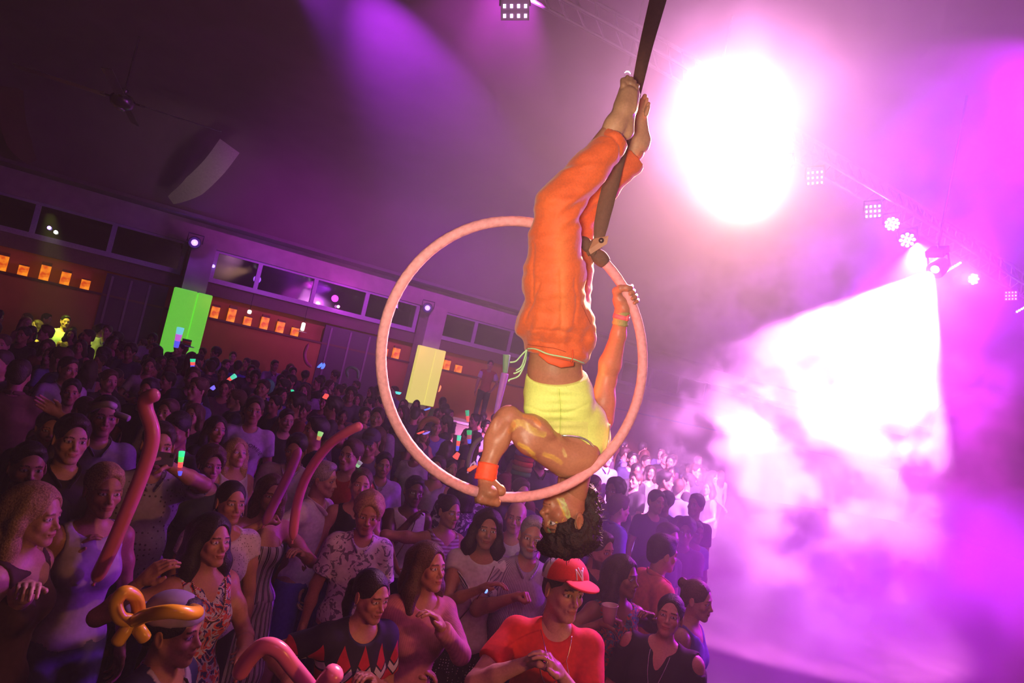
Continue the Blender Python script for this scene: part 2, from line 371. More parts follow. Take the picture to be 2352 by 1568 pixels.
par(2322, 679, 9.2, .13, 0, 'dim', 'faint square LED panel near the right edge of the view')
par(1183, 14, 6.3, .24, 0, 'dim', 'pale square LED panel at the top of the view above the hoop', es=3)
for (px, py, d, txt) in ((2194, 611, 8.3, 'edge on row of five LED lamps above the bright beam lamp'), (2347, 710, 9.0, 'edge on row of LED lamps cut by the right edge')):
    p = P(px, py, d); t = empty('light_bar', p); tag(t, txt, 'stage light', 'LED lights on the overhead truss')
    q = MB(); q.tube([cv(-.075, -.045, .03), cv(.075, .045, .03)], .022, 8); q.build('housing', black, t)
    for k in range(5):
        c = cv(-.062 + .031 * k, -.032 + .018 * k, -.0); q = MB(); q.lathe(c, [(.011, -.01), (.013, 0), (.008, .01)], 8, look_matrix(CAM - p)); q.build('led', mat('led_white'), t, True)
for (p, rr, txt, to) in ((BEAM + (BEAM - P(1830, 900, 6.2)).normalized() * .12, .09, 'moving head beam lamp throwing the white cone down through the smoke', P(1830, 900, 6.2)), (P(1441, 170, 7.3), .035, 'small pink white moving head lamp glinting at the toes of the aerialist', CAM), (HOT + (HOT - CAM).normalized() * .2, .11, 'big moving head lamp lost in the white glare of the smoke', CAM)):
    t = empty('moving_head_light', p); tag(t, txt, 'stage light')
    M3 = look_matrix(Vector(to) - p)
    q = MB(); q.lathe((0, 0, -.02), [(rr * .7, -rr * 2.5), (rr * 1.1, -rr * 1.8), (rr * 1.1, -.01), (rr, 0)], 20, M3); q.build('housing', black, t, True)
    q = MB(); q.lathe(M3 @ Vector((0, 0, -.012)), [(rr * .9, 0), (rr * .85, rr * .15), (rr * .4, rr * .3)], 20, M3); q.build('lens', mat('beam_lens', (1, .9, 1), .3, emit=(1, .85, 1), es=30), t, True)
    q = MB(); q.box(M3 @ Vector((0, rr * 1.9, -rr)), (rr * 2, rr * .8, rr * 2), M3); q.build('base', black, t)
    pb = M3 @ Vector((0, rr * 1.9, -rr)); q = MB(); q.tube([pb, Vector((pb.x, pb.y, 6.84 - p[2]))], .012, 8); q.build('hanging_pipe', black, t)
    q = MB(); q.tube([M3 @ Vector((-rr * 1.2, 0, -rr)), M3 @ Vector((-rr * 1.2, rr * 1.6, -rr)), M3 @ Vector((rr * 1.2, rr * 1.6, -rr)), M3 @ Vector((rr * 1.2, 0, -rr))], rr * .15, 6); q.build('yoke', black, t)
# lighting truss carrying them
def truss(pts, txt):
    tm = mat('truss_metal', (.35, .33, .36), .35, metal=.8)
    t = empty('lighting_truss', pts[0]); tag(t, txt, 'truss'); o = pts[0]
    ps = spline(pts, 10); h = .15
    for (a, b) in ((0, h), (-h * .87, -h / 2), (h * .87, -h / 2)):
        q = MB(); L = []
        for i, p in enumerate(ps):
            tt = (ps[min(i + 1, len(ps) - 1)] - ps[max(i - 1, 0)]).normalized(); sd = tt.cross(Vector((0, 0, 1))).normalized()
            L.append(p - o + sd * a + Vector((0, 0, b)))
        q.tube(L, .02, 8); q.build('chord', tm, t)
    q = MB()
    for i in range(len(ps) - 1):
        tt = (ps[i + 1] - ps[i]).normalized(); sd = tt.cross(Vector((0, 0, 1))).normalized()
        c = [p_ - o for p_ in (ps[i] + Vector((0, 0, h)), ps[i + 1] + sd * -h * .87 - Vector((0, 0, h / 2)), ps[i] + sd * h * .87 - Vector((0, 0, h / 2)))]
        for j in range(3): q.tube([c[j], c[(j + 1) % 3]], .010, 5)
    q.build('bracing', tm, t)
truss([P(1180, -60, 6.5), P(1560, 150, 7.0), P(1810, 320, 7.2), P(2060, 470, 8.1), P(2250, 590, 8.8), P(2460, 720, 9.6)], 'metal lighting truss running overhead behind the smoke')
# ------------------------------------------------------------------ hoop and strap
def cam_dir(q): return cv(q[0], -q[1], q[2])
HC = CAM + cv(.0295, -.0601, 2.4787)
HNn = cv(-.3284, -.0434, 1).normalized()
HU = HNn.cross(YC).normalized(); HV = HNn.cross(HU)
HR = .5; HT = .0185
def hoop_pt(px, py):
    r = ray(px, py); t = (HC - CAM).dot(HNn) / r.dot(HNn); p = CAM + r * t
    d = (p - HC).normalized(); return HC + d * HR
def hoop_tan(p): return HNn.cross((p - HC).normalized()).normalized()
tape = mat('pink_hoop_tape', (.95, .40, .42), .75, noise_scale=60, noise_amt=.18, bump=.3)
nt = tape.node_tree
hp = empty('aerial_hoop', HC)
tag(hp, 'large pink tape wrapped aerial hoop hanging in mid air round the upside down performer', 'aerial hoop')
N = 240; V = []; F = []; nn = 16
for i in range(N):
    a = 2 * PI * i / N; d = HU * math.cos(a) + HV * math.sin(a)
    for k in range(nn):
        b = 2 * PI * k / nn; rr = HT + (.0006 if (i * 3 // 4) % 2 else 0)
        V.append(d * HR + (d * math.cos(b) + HNn * math.sin(b)) * rr)
for i in range(N):
    for k in range(nn):
        F.append((i * nn + k, i * nn + (k + 1) % nn, ((i + 1) % N) * nn + (k + 1) % nn, ((i + 1) % N) * nn + k))
mesh_obj('ring', V, F, tape, hp)
web = mat('brown_webbing', (.155, .075, .04), .85, noise_scale=90, bump=.2)
# sleeves where the strap holds the ring
for (a, b) in (((1332, 548), (1352, 571)), ((1364, 584), (1391, 604))):
    pa, pb = hoop_pt(*a), hoop_pt(*b); ps = [pa.lerp(pb, k / 6) for k in range(7)]; ps = [HC + (p - HC).normalized() * HR for p in ps]
    q = MB(); q.tube([p - HC for p in ps], [.023, .026, .029, .030, .029, .027, .024], 14); q.build('sleeve', web, hp, True)
st = empty('webbing_strap', hoop_pt(1362, 578))
tag(st, 'wide brown webbing strap running up from the hoop past the bare feet', 'strap')
so = st.location.copy()
ctr = [(1374, 560, 2.545), (1380, 520, 2.545), (1391, 470, 2.55), (1404, 420, 2.55), (1418, 370, 2.55), (1440, 300, 2.545), (1462, 205, 2.54), (1484, 105, 2.53), (1511, 0, 2.52), (1541, -120, 2.5)]
wd = [.030, .052, .060, .060, .052, .044, .040, .050, .062, .064]
ps = spline([P(*c) for c in ctr], 6); ws = np.interp(np.linspace(0, len(ctr) - 1, len(ps)), range(len(ctr)), wd)
def ribbon(ps, ws, thick, side_fn, o):
    V = []; F = []
    for i, p in enumerate(ps):
        t = (ps[min(i + 1, len(ps) - 1)] - ps[max(i - 1, 0)]).normalized(); s = side_fn(p, t); n = t.cross(s).normalized()
        for (a, b) in ((-1, -1), (0, -1.6), (1, -1), (1, 1), (0, .4), (-1, 1)): V.append(p - o + s * a * ws[i] / 2 + n * b * thick / 2)
    for i in range(len(ps) - 1):
        for k in range(6): F.append((6 * i + k, 6 * i + (k + 1) % 6, 6 * i + 6 + (k + 1) % 6, 6 * i + 6 + k))
    F.append((0, 1, 2, 3, 4, 5)); e = 6 * (len(ps) - 1); F.append((e + 5, e + 4, e + 3, e + 2, e + 1, e)); return V, F
V, F = ribbon(ps, ws, .006, lambda p, t: (XC - t * XC.dot(t)).normalized(), so); mesh_obj('webbing', V, F, web, st)
c1 = P(1381, 552, 2.53)
tab = MB(); tab.add([P(*c) - so for c in ((1364, 548, 2.525), (1398, 541, 2.525), (1394, 560, 2.53), (1356, 584, 2.545), (1352, 574, 2.545))] + [P(*c) - so for c in ((1364, 548, 2.545), (1398, 541, 2.545), (1394, 560, 2.55), (1356, 584, 2.565), (1352, 574, 2.565))],
    [(0, 1, 2, 3, 4), (9, 8, 7, 6, 5), (0, 5, 6, 1), (1, 6, 7, 2), (2, 7, 8, 3), (3, 8, 9, 4), (4, 9, 5, 0)])
tab.build('keeper_tab', mat('tan_leather', (.42, .20, .10), .6), st)
M3 = look_matrix(CAM - c1); q = MB(); q.lathe(c1 - so, [(.010, -.004), (.010, .006), (.005, .009)], 14, M3); q.build('rivet', mat('dark_rivet', (.08, .05, .04), .3, metal=.7), st, True)
for s_ in (-.010, .012):
    q = MB(); ph = hoop_pt(1357, 577)
    pts_ = [P(1378, 545, 2.545), ph.lerp(P(1378, 545, 2.545), .4) + cv(s_ * 1.5, 0, -.02), ph + cv(s_, .004, -.026), ph + cv(s_ - .012, -.020, -.002), ph + cv(s_, -.006, .024), P(1378, 545, 2.565)]
    q.tube([p - so for p in spline(pts_, 5)], .012, 8, flat=.35); q.build('loop', web, st, True)
# ------------------------------------------------------------------ sculpting by blended solids
def arr(v): return np.array(v, np.float32)
class Sculpt:
    def __init__(s, M=None): s.p = []; s.M = M
    def _w(s, a): return arr(s.M @ Vector(a)) if s.M is not None else arr(a)
    def cone(s, a, b, ra, rb, k=.02, op='add', clip=None):      # tapered capsule, clip=(at a, at b): flat ends
        a, b = s._w(a), s._w(b); r = max(ra, rb)
        s.p.append(('c', a, b, ra, rb, k, op, np.minimum(a, b) - r, np.maximum(a, b) + r, clip)); return s
    def chain(s, pts, rad, k=.02, op='add'):
        for i in range(len(pts) - 1): s.cone(pts[i], pts[i + 1], rad[i], rad[i + 1], k, op)
        return s
    def ell(s, c, r, R=None, k=.02, op='add'):
        c = s._w(c); A = np.eye(3, dtype=np.float32) if R is None else np.array(R, np.float32)
        if s.M is not None: A = np.array(s.M.to_3x3().normalized(), np.float32) @ A
        e = np.sqrt(((A * arr(r)) ** 2).sum(1))
        s.p.append(('e', c, A, arr(r), 0, k, op, c - e, c + e, None)); return s
    def cut(s, p, n, k=.004):                                   # remove what lies on the side n points to
        p = s._w(p); n = arr(n)
        if s.M is not None: n = np.array(s.M.to_3x3().normalized(), np.float32) @ n
        s.p.append(('p', p, n / np.linalg.norm(n), 0, 0, k, 'cut', None, None, None)); return s
    def mesh(s, h):
        adds = [q for q in s.p if q[6] == 'add']
        lo = np.min([q[7] for q in adds], 0) - 3 * h; hi = np.max([q[8] for q in adds], 0) + 3 * h
        n = np.ceil((hi - lo) / h).astype(int) + 1
        f = np.full(n, .25, np.float32)
        ax = [lo[i] + h * np.arange(n[i], dtype=np.float32) for i in range(3)]
        for (t, a, b, ra, rb, k, op, blo, bhi, clip) in s.p:
            if t == 'p':
                d = (ax[0][:, None, None] - a[0]) * b[0] + (ax[1][None, :, None] - a[1]) * b[1] + (ax[2][None, None, :] - a[2]) * b[2]
                np.maximum(f, d, out=f); continue
            mg = k + 3 * h
            i0 = np.clip(((blo - mg - lo) / h).astype(int), 0, n); i1 = np.clip(((bhi + mg - lo) / h).astype(int) + 2, 0, n)
            if (i1 <= i0).any(): continue
            sl = tuple(slice(i0[j], i1[j]) for j in range(3))
            X = ax[0][sl[0]][:, None, None]; Y = ax[1][sl[1]][None, :, None]; Z = ax[2][sl[2]][None, None, :]
            if t == 'c':
                d_ = b - a; L2 = float((d_ ** 2).sum()) + 1e-12
                tt = ((X - a[0]) * d_[0] + (Y - a[1]) * d_[1] + (Z - a[2]) * d_[2]) / L2
                tc_ = np.clip(tt, 0, 1)
                d = np.sqrt((X - a[0] - tc_ * d_[0]) ** 2 + (Y - a[1] - tc_ * d_[1]) ** 2 + (Z - a[2] - tc_ * d_[2]) ** 2) - (ra + (rb - ra) * tc_)
                if clip:
                    L = math.sqrt(L2)
                    if clip[0]: d = np.maximum(d, -tt * L)
                    if clip[1]: d = np.maximum(d, (tt - 1) * L)
            else:
                u = [((X - a[0]) * b[0, j] + (Y - a[1]) * b[1, j] + (Z - a[2]) * b[2, j]) / ra[j] for j in range(3)]
                q = np.sqrt(u[0] ** 2 + u[1] ** 2 + u[2] ** 2) + 1e-6
                g = np.sqrt((u[0] / ra[0]) ** 2 + (u[1] / ra[1]) ** 2 + (u[2] / ra[2]) ** 2) + 1e-6
                d = q * (q - 1) / g
            v = f[sl]
            if op == 'add':
                hh = np.maximum(k - np.abs(v - d), 0); f[sl] = np.minimum(v, d) - hh * hh / (4 * k)
            else:
                d = -d; hh = np.maximum(k - np.abs(v - d), 0); f[sl] = np.maximum(v, d) + hh * hh / (4 * k)
        return nets(f, lo, h)
def nets(f, lo, h):
    neg = f < 0
    c = sum(neg[i:neg.shape[0] - 1 + i, j:neg.shape[1] - 1 + j, k:neg.shape[2] - 1 + k].astype(np.int8) for i in (0, 1) for j in (0, 1) for k in (0, 1))
    act = (c > 0) & (c < 8); I = np.argwhere(act)
    if len(I) == 0: return np.zeros((0, 3), np.float32), np.zeros((0, 4), int)
    idx = np.full(act.shape, -1, np.int32); idx[tuple(I.T)] = np.arange(len(I))
    corners = [(i, j, k) for i in (0, 1) for j in (0, 1) for k in (0, 1)]
    val = {q: f[I[:, 0] + q[0], I[:, 1] + q[1], I[:, 2] + q[2]] for q in corners}
    acc = np.zeros((len(I), 3), np.float32); cnt = np.zeros(len(I), np.float32)
    for a_ in corners:
        for d in range(3):
            if a_[d] == 0:
                b_ = list(a_); b_[d] = 1; b_ = tuple(b_); va, vb = val[a_], val[b_]
                x = (va < 0) != (vb < 0); t = np.where(x, va / np.where(x, va - vb, 1), 0)
                pnt = np.tile(arr(a_), (len(I), 1)); pnt[:, d] = t
                acc += pnt * x[:, None]; cnt += x
    V = lo + h * (I + acc / cnt[:, None])
    Fs = []
    for d in range(3):
        e1, e2 = (d + 1) % 3, (d + 2) % 3
        sl0 = [slice(1, -1)] * 3; sl0[d] = slice(0, -1); sl1 = list(sl0); sl1[d] = slice(1, None)
        # edges whose four cells exist
        n0 = neg[tuple(sl0)]; n1 = neg[tuple(sl1)]
        E_ = np.argwhere(n0 != n1)
        if len(E_) == 0: continue
        off = np.ones(3, int); off[d] = 0; E_ = E_ + off; flip = neg[tuple(E_.T)]
        def cell(da, db):
            q = E_.copy(); q[:, e1] -= da; q[:, e2] -= db; return idx[tuple(q.T)]
        q4 = np.stack([cell(1, 1), cell(0, 1), cell(0, 0), cell(1, 0)], 1)
        q4[~flip] = q4[~flip][:, ::-1]
        Fs.append(q4)
    Fq = np.concatenate(Fs); Fq = Fq[(Fq >= 0).all(1)]
    return V.astype(np.float32), Fq
def join(*ms):
    V = []; F = []; C = []; n = 0
    for m_ in ms:
        V.append(m_[0]); F.append(m_[1] + n); n += len(m_[0]); C.append(m_[2] if len(m_) > 2 else np.full((len(m_[0]), 3), .5, np.float32))
    return np.concatenate(V), np.concatenate(F), np.concatenate(C)
def xform(m_, M):
    A = np.array(M, np.float32); return (m_[0] @ A[:3, :3].T + A[:3, 3],) + tuple(m_[1:])
def vnormals(V, F):
    n = np.zeros_like(V); c = np.cross(V[F[:, 2]] - V[F[:, 0]], V[F[:, 3]] - V[F[:, 1]])
    for j in range(4): np.add.at(n, F[:, j], c)
    return n / (np.linalg.norm(n, axis=1, keepdims=True) + 1e-12)
def sinfold(V, seed, f=(20, 20, 20), dirs=None):
    r = np.random.default_rng(seed); out = np.zeros(len(V), np.float32)
    for i in range(6):
        d = r.normal(size=3); d /= np.linalg.norm(d); k = f[i % 3] * (.6 + .8 * r.random())
        w_ = V @ arr(d) * k + r.random() * 6 + 1.2 * np.sin(V @ arr(r.normal(size=3)) * k * .35)
        out += np.sin(w_)
    return out / 6
def surf(name, ms, material, parent=None, origin=None):
    V, F = ms[0], ms[1]
    if origin is not None: V = V - arr(origin)
    me = bpy.data.meshes.new(name); nv, nf = len(V), len(F)
    me.vertices.add(nv); me.vertices.foreach_set('co', V.astype(np.float32).ravel())
    me.loops.add(nf * 4); me.loops.foreach_set('vertex_index', F.astype(np.int32).ravel())
    me.polygons.add(nf); me.polygons.foreach_set('loop_start', np.arange(nf, dtype=np.int32) * 4)
    me.polygons.foreach_set('use_smooth', np.ones(nf, bool)); me.update(calc_edges=True)
    if len(ms) > 2:
        a = me.color_attributes.new('Col', 'FLOAT_COLOR', 'POINT'); c = np.ones((nv, 4), np.float32); c[:, :3] = ms[2]; a.data.foreach_set('color', c.ravel())
    me.materials.append(material)
    return link(bpy.data.objects.new(name, me), parent)
def flat(ms, col): return (ms[0], ms[1], np.tile(arr(col), (len(ms[0]), 1)))

# ---- head: chin at z=0, crown .232, face towards -Y
def head_sculpt(kind='m'):
    S = Sculpt(); f = kind == 'f'; jw = .86 if f else 1.0
    S.ell((0, .014, .150), (.074, .094, .082), k=.01)
    S.ell((0, -.024, .092), (.057 * (.97 if f else 1), .060, .080), k=.03)
    for s in (-1, 1):
        S.cone((s * .052 * jw, .000, .072), (s * .018, -.062, .020), .016, .013, k=.035)
        S.ell((s * .038, -.058, .087), (.022, .018, .020), k=.02)
    S.ell((0, -.068, .016), (.018 * (.85 if f else 1.1), .014, .014), k=.03)
    S.cone((-.034, -.073, .134), (.034, -.073, .134), .010, .010, k=.02)
    for s in (-1, 1): S.ell((s * .031, -.094, .117), (.020, .017, .013), k=.016, op='sub')
    for s in (-1, 1): S.ell((s * .031, -.0655, .1165), (.0165, .0165, .0145), k=.004)
    for s in (-1, 1): S.cone((s * .014, -.079, .1235), (s * .046, -.071, .123), .0046, .0040, k=.006)
    nw = .85 if f else 1
    S.cone((0, -.078, .122), (0, -.100, .086), .0065, .0095 * nw, k=.014)
    S.ell((0, -.101, .083), (.0105 * nw, .010, .009), k=.008)
    for s in (-1, 1):
        S.ell((s * .0125 * nw, -.089, .079), (.0075, .010, .007), k=.006); S.ell((s * .006, -.097, .0745), (.0035, .005, .004), k=.003, op='sub')
    S.ell((0, -.078, .056), (.026, .014, .018), k=.02)
    S.ell((0, -.0885, .0565), (.021, .0075, .0048), k=.004); S.ell((0, -.0875, .0465), (.0175, .0080, .0058), k=.004)
    S.cone((-.023, -.084, .0518), (.023, -.084, .0518), .0018, .0018, k=.004, op='sub')
    for s in (-1, 1):
        R = Matrix.Rotation(s * .35, 3, 'Z') @ Matrix.Rotation(-.18, 3, 'X')
        S.ell((s * .077, .012, .106), (.0085, .020, .032), R, k=.008); S.ell((s * .086, .006, .108), (.006, .011, .020), R, k=.006, op='sub')
    S.cone((0, .012, .065), (0, .022, -.055), .053 if not f else .046, .056 if not f else .047, k=.03)
    return S
HEADS = {}
def head_mesh(kind, h):
    if (kind, h) not in HEADS: HEADS[kind, h] = head_sculpt(kind).mesh(h)
    return HEADS[kind, h]
def head_colors(V, skin, lip=(.55, .22, .2), brow=(.06, .035, .03), iris=(.05, .03, .02), beard=None, gaze=(0, 0)):
    C = np.tile(arr(skin), (len(V), 1)); x, y, z = V[:, 0], V[:, 1], V[:, 2]; ax_ = np.abs(x)
    def mix(mask, col): C[:] = C * (1 - mask[:, None]) + arr(col) * mask[:, None]
    fr = y < -.045
    red = np.exp(-(((ax_ - .04) / .02) ** 2 + ((z - .085) / .018) ** 2)) * fr * .25; mix(red, arr(skin) * arr((1.1, .75, .7)))
    if beard is not None:
        b = np.clip((.062 - z + np.maximum(0, (y + .02)) * .6) / .012, 0, 1) * (y < .0) * (z > -.012) * .85
        b = np.maximum(b, np.exp(-((ax_ / .026) ** 4 + ((z - .067) / .006) ** 2)) * fr * .8)
        b *= 1 - np.exp(-((ax_ / .02) ** 4 + ((z - .051) / .009) ** 4)); mix(np.clip(b, 0, 1), beard)
    m_ = (((x / .0225) ** 2 + ((z - .0515) / .0105) ** 2) < 1) & (y < -.078); mix(m_ * .8, lip)
    mix(np.exp(-(((z - .0518) / .0014) ** 2)) * (ax_ < .022) * (y < -.075) * .6, (.12, .03, .03))  # mouth crease: shade between the lips painted as a dark line
    zb = .1385 - ((ax_ - .028) / .028) ** 2 * .006
    mix((np.abs(z - zb) < .0036) * (ax_ > .011) * (ax_ < .048) * fr * .85, brow)
    ex = (ax_ - .031) / .0150; ez = (z - .1155) / (.0068)
    e = ((ex ** 2 + ez ** 2) < 1) & (y < -.066)
    ring = ((ex ** 2 + ez ** 2) < 1.55) & (y < -.062) & ~e; mix(ring * .75, (.07, .04, .035))
    mix(e * 1.0, (.72, .68, .66))
    ii = e & ((((ax_ - .031) + np.sign(x) * gaze[0]) ** 2 + (z - .1158 - gaze[1]) ** 2) < .0060 ** 2); mix(ii * 1.0, iris)
    return C

# ---- hair: thick shell over the skull, modelled per style
def hair_mesh(style, h=.006, seed=0):
    S = Sculpt()
    if style in ('short', 'crop', 'curly'):
        t = {'short': .010, 'crop': .006, 'curly': .026}[style]
        S.ell((0, .020, .156), (.074 + t, .092 + t, .082 + t), k=.01)
        S.ell((0, -.040, .205), (.055, .040, .024 + t), k=.02)
        S.ell((0, .07, .10), (.060, .045, .060), k=.02)
        S.ell((0, -.106, .100), (.068, .066, .112), k=.012, op='sub')
        S.cut((0, .02, .055), (0, -.25, -1))
        for s in (-1, 1): S.ell((s * .095, -.01, .088), (.026, .034, .045), k=.008, op='sub')
    elif style in ('long', 'wavy', 'shoulder'):
        S.ell((0, .018, .156), (.086, .106, .094), k=.01)
        low = {'long': -.26, 'wavy': -.17, 'shoulder': -.10}[style]; wv = .012 if style != 'long' else 0
        for s in (-1, 1):
            S.chain([(s * .060, .0, .17), (s * .080, .012, .09), (s * (.080 + wv), .018, .0), (s * (.092 + wv), .0, low)], [.030, .030, .034 + wv, .022], k=.03)
            S.chain([(s * .040, .07, .15), (s * .050, .085, .02), (s * .06, .085, low)], [.05, .05, .035], k=.04)
        S.chain([(0, .08, .13), (0, .095, .0), (0, .10, low)], [.05, .05, .04], k=.04)
        S.ell((0, -.112, .096), (.062, .080, .118), k=.012, op='sub')
        S.cone((0, -.10, -.02), (0, -.14, -.3), .055, .09, k=.02, op='sub')
    elif style in ('tied', 'bun'):
        S.ell((0, .018, .154), (.081, .100, .089), k=.01)
        S.ell((0, .07, .10), (.058, .045, .055), k=.02)
        S.ell((0, -.106, .098), (.066, .066, .112), k=.012, op='sub')
        for s in (-1, 1): S.ell((s * .092, -.004, .088), (.022, .032, .046), k=.008, op='sub')
        S.cut((0, .02, .045), (0, -.25, -1))
        if style == 'bun': S.ell((0, .115, .19), (.038, .034, .036), k=.01)
        else: S.chain([(0, .105, .15), (0, .145, .11), (0, .15, .0), (0, .12, -.10)], [.022, .030, .030, .012], k=.01)
    V, F = S.mesh(h)
    n = vnormals(V, F); a = {'curly': .010, 'wavy': .006}.get(style, .0025)
    fr = {'curly': (70, 90, 110), 'wavy': (60, 80, 110), 'long': (70, 120, 180), 'shoulder': (70, 120, 180)}.get(style, (110, 170, 240))
    V = V + n * (sinfold(V * (arr((1, 1, .16)) if style in ('long', 'shoulder') else (arr((1, .3, 1)) if style in ('short', 'crop', 'tied', 'bun') else arr((1, 1, 1)))), seed, fr) * a)[:, None]
    return V.astype(np.float32), F
HAIRS = {}
def get_hair(style, h):
    if (style, h) not in HAIRS: HAIRS[style, h] = hair_mesh(style, h)
    return HAIRS[style, h]

# ---- hands
def hand(S, wrist, dirv, pn, side=1, s=1.0, pose='relaxed', spread=.0):
    """wrist: point; dirv: wrist to fingers; pn: way the palm faces; side: which way the thumb lies (+1 = dir x palm)"""
    d = Vector(dirv).normalized(); p = Vector(pn); p = (p - d * p.dot(d)).normalized(); t = d.cross(p) * side; w_ = Vector(wrist)
    def L(a, b, c): return w_ + (d * a + t * b + p * c) * s
    S.cone(L(-.02, 0, 0), L(.03, 0, 0), .026 * s, .027 * s, k=.012)
    for b, l in ((.030, .083), (.010, .086), (-.010, .082), (-.028, .074)): S.cone(L(.02, b * .6, 0), L(l, b, 0), .016 * s, .0115 * s, k=.012)
    curl = {'relaxed': (.35, .5, .35), 'fist': (1.45, 1.6, 1.0), 'flat': (.05, .08, .05), 'cup': (.75, .8, .5)}[pose]
    for j, (b, l0, r, ls) in enumerate(((.031, .085, .0088, (.042, .026, .020)), (.0105, .089, .0090, (.046, .029, .021)), (-.0105, .085, .0086, (.043, .027, .020)), (-.030, .076, .0076, (.034, .020, .018)))):
        a = 0; pos = L(l0, b, 0); sp = (b * 8 * spread); pts = [pos]; rr = [r * s * 1.08]
        for q in range(3):
            a += curl[q] * (1 + .12 * j if pose == 'relaxed' else 1); dv = (d * math.cos(a) + p * math.sin(a) + t * sp * .15)
            pos = pos + dv * ls[q] * s; pts.append(pos); rr.append(r * s * (.98 - .1 * q))
        S.chain(pts, rr, k=.003)
    if pose == 'fist': tp = [L(.015, .020, .004), L(.05, .040, .020), L(.075, .030, .040), L(.080, .008, .044)]
    elif pose == 'cup': tp = [L(.01, .022, .004), L(.04, .048, .022), L(.060, .052, .050), L(.065, .035, .070)]
    else: tp = [L(.01, .022, .004), L(.035, .045, .012), L(.065, .055, .018), L(.088, .056, .022)]
    S.chain(tp, [.017 * s, .0135 * s, .0105 * s, .0088 * s], k=.008)
def grip_hand(S, c, b, q, sgn, wrist, R=.019, s=1.0, forward=1):
    """fist closed round a bar: c centre on the bar, b bar direction (little -> index), q from bar to palm, sgn winding of the fingers"""
    b = Vector(b).normalized(); q = Vector(q); q = (q - b * q.dot(b)).normalized(); e = b.cross(q) * sgn; w_ = Vector(wrist)
    def pt(ang, r, off): return Vector(c) + (q * math.cos(ang) + e * math.sin(ang)) * r + b * off
    knk = []
    for j, off in enumerate((.031, .0105, -.0105, -.030)):
        f = .0088 if j < 3 else .0078; f *= s; k0 = pt(.78, R + .019, off * s); knk.append(k0)
        pts = [k0, pt(1.75, R + f * 1.15, off * .96 * s), pt(2.75, R + f * 1.0, off * .93 * s), pt(3.65, R + f * .98, off * .92 * s), pt(4.15, R + f, off * .92 * s)]
        S.chain(pts, [f * 1.22, f * 1.1, f * 1.02, f * .96, f * .86], k=.0025)
    S.cone(w_ + (Vector(c) - w_) * -.12, w_.lerp(Vector(c), .25), .027 * s, .028 * s, k=.014)
    mid = pt(-.1, R + .016, 0)
    for j, kk in enumerate(knk):
        m_ = w_.lerp(kk, .45) + (mid - w_.lerp(kk, .45)) * .25
        S.chain([w_.lerp(m_, .3), m_, kk], [.019 * s, .0165 * s, .0125 * s], k=.012)
    S.ell(mid, (.028 * s, .028 * s, .020 * s), k=.016)
    tb = [w_.lerp(mid, .35) + b * .018 * s, pt(-.55, R + .014, .040 * s), pt(-1.25, R + .0115, .044 * s), pt(-2.0, R + .0100, .036 * s), pt(-2.45, R + .0095, .028 * s)]
    S.chain(tb, [.019 * s, .0155 * s, .0125 * s, .0112 * s, .0092 * s], k=.008)
# ------------------------------------------------------------------ the aerialist, hanging head down
def pr(px, d): return px * d / FPX
def camM():                                  # columns: image right, image down, away
    return Matrix((XC, -YC, FWD)).transposed()
CM = camM()
def CR(deg): return CM @ Matrix.Rotation(math.radians(deg), 3, 'Z')
SK = (.47, .19, .10)
SH = arr((0, 0, 0))
S = Sculpt()
def E(px, py, d, rx, ry, rz, deg=0, k=.03, op='add', T=None):
    (T or S).ell(P(px, py, d), (rx, ry, rz), CR(deg), k, op)
def C(a, b, ra, rb, k=.02, op='add', T=None, clip=None): (T or S).cone(P(*a), P(*b), ra, rb, k, op, clip)
# trunk
E(1276, 800, 2.565, .096, .10, .078); E(1274, 850, 2.575, .104, .10, .082)
E(1284, 905, 2.60, .122, .10, .095); E(1300, 960, 2.64, .135, .11, .10); E(1325, 1015, 2.66, .10, .09, .10)
E(1245, 935, 2.555, .055, .06, .04); E(1310, 930, 2.56, .06, .07, .04)
# near shoulder and arm
E(1318, 1051, 2.59, .080, .070, .076, 20, .03); E(1348, 1050, 2.60, .045, .070, .060, 15, .03)
C((1300, 1055, 2.575), (1222, 1003, 2.53), .069, .064, .02); C((1222, 1002, 2.53), (1172, 962, 2.50), .066, .042, .02)
E(1210, 1018, 2.50, .055, .034, .045, 40, .02); E(1240, 980, 2.50, .065, .030, .045, 38, .02)
C((1168, 955, 2.50), (1160, 972, 2.50), .040, .046, .015)
C((1160, 968, 2.50), (1141, 1012, 2.47), .045, .046, .015); C((1141, 1012, 2.47), (1121, 1066, 2.44), .044, .029, .015)
C((1121, 1066, 2.44), (1116, 1100, 2.425), .029, .028, .015)
E(1133, 985, 2.46, .018, .05, .02, 20, .015); E(1158, 1000, 2.45, .020, .045, .02, 20, .015)
# far shoulder and arm
C((1345, 1010, 2.69), (1375, 960, 2.72), .062, .056, .03); C((1375, 960, 2.72), (1391, 880, 2.73), .056, .040, .02); E(1392, 925, 2.72, .036, .06, .04, 5, .02)
C((1394, 872, 2.74), (1400, 835, 2.72), .040, .043, .015); C((1402, 835, 2.72), (1420, 770, 2.67), .044, .030, .015); C((1420, 770, 2.67), (1428, 722, 2.645), .030, .026, .015)
# neck
C((1322, 1070, 2.66), (1318, 1130, 2.68), .066, .053, .03)
# legs inside the trousers
C((1275, 730, 2.51), (1280, 470, 2.38), .085, .05, .03); C((1280, 470, 2.38), (1405, 296, 2.40), .05, .030, .02)
C((1285, 730, 2.58), (1330, 485, 2.66), .085, .05, .03); C((1330, 485, 2.66), (1462, 350, 2.655), .05, .030, .02)
E(1275, 745, 2.54, .105, .09, .085)
body = S.mesh(.0055)
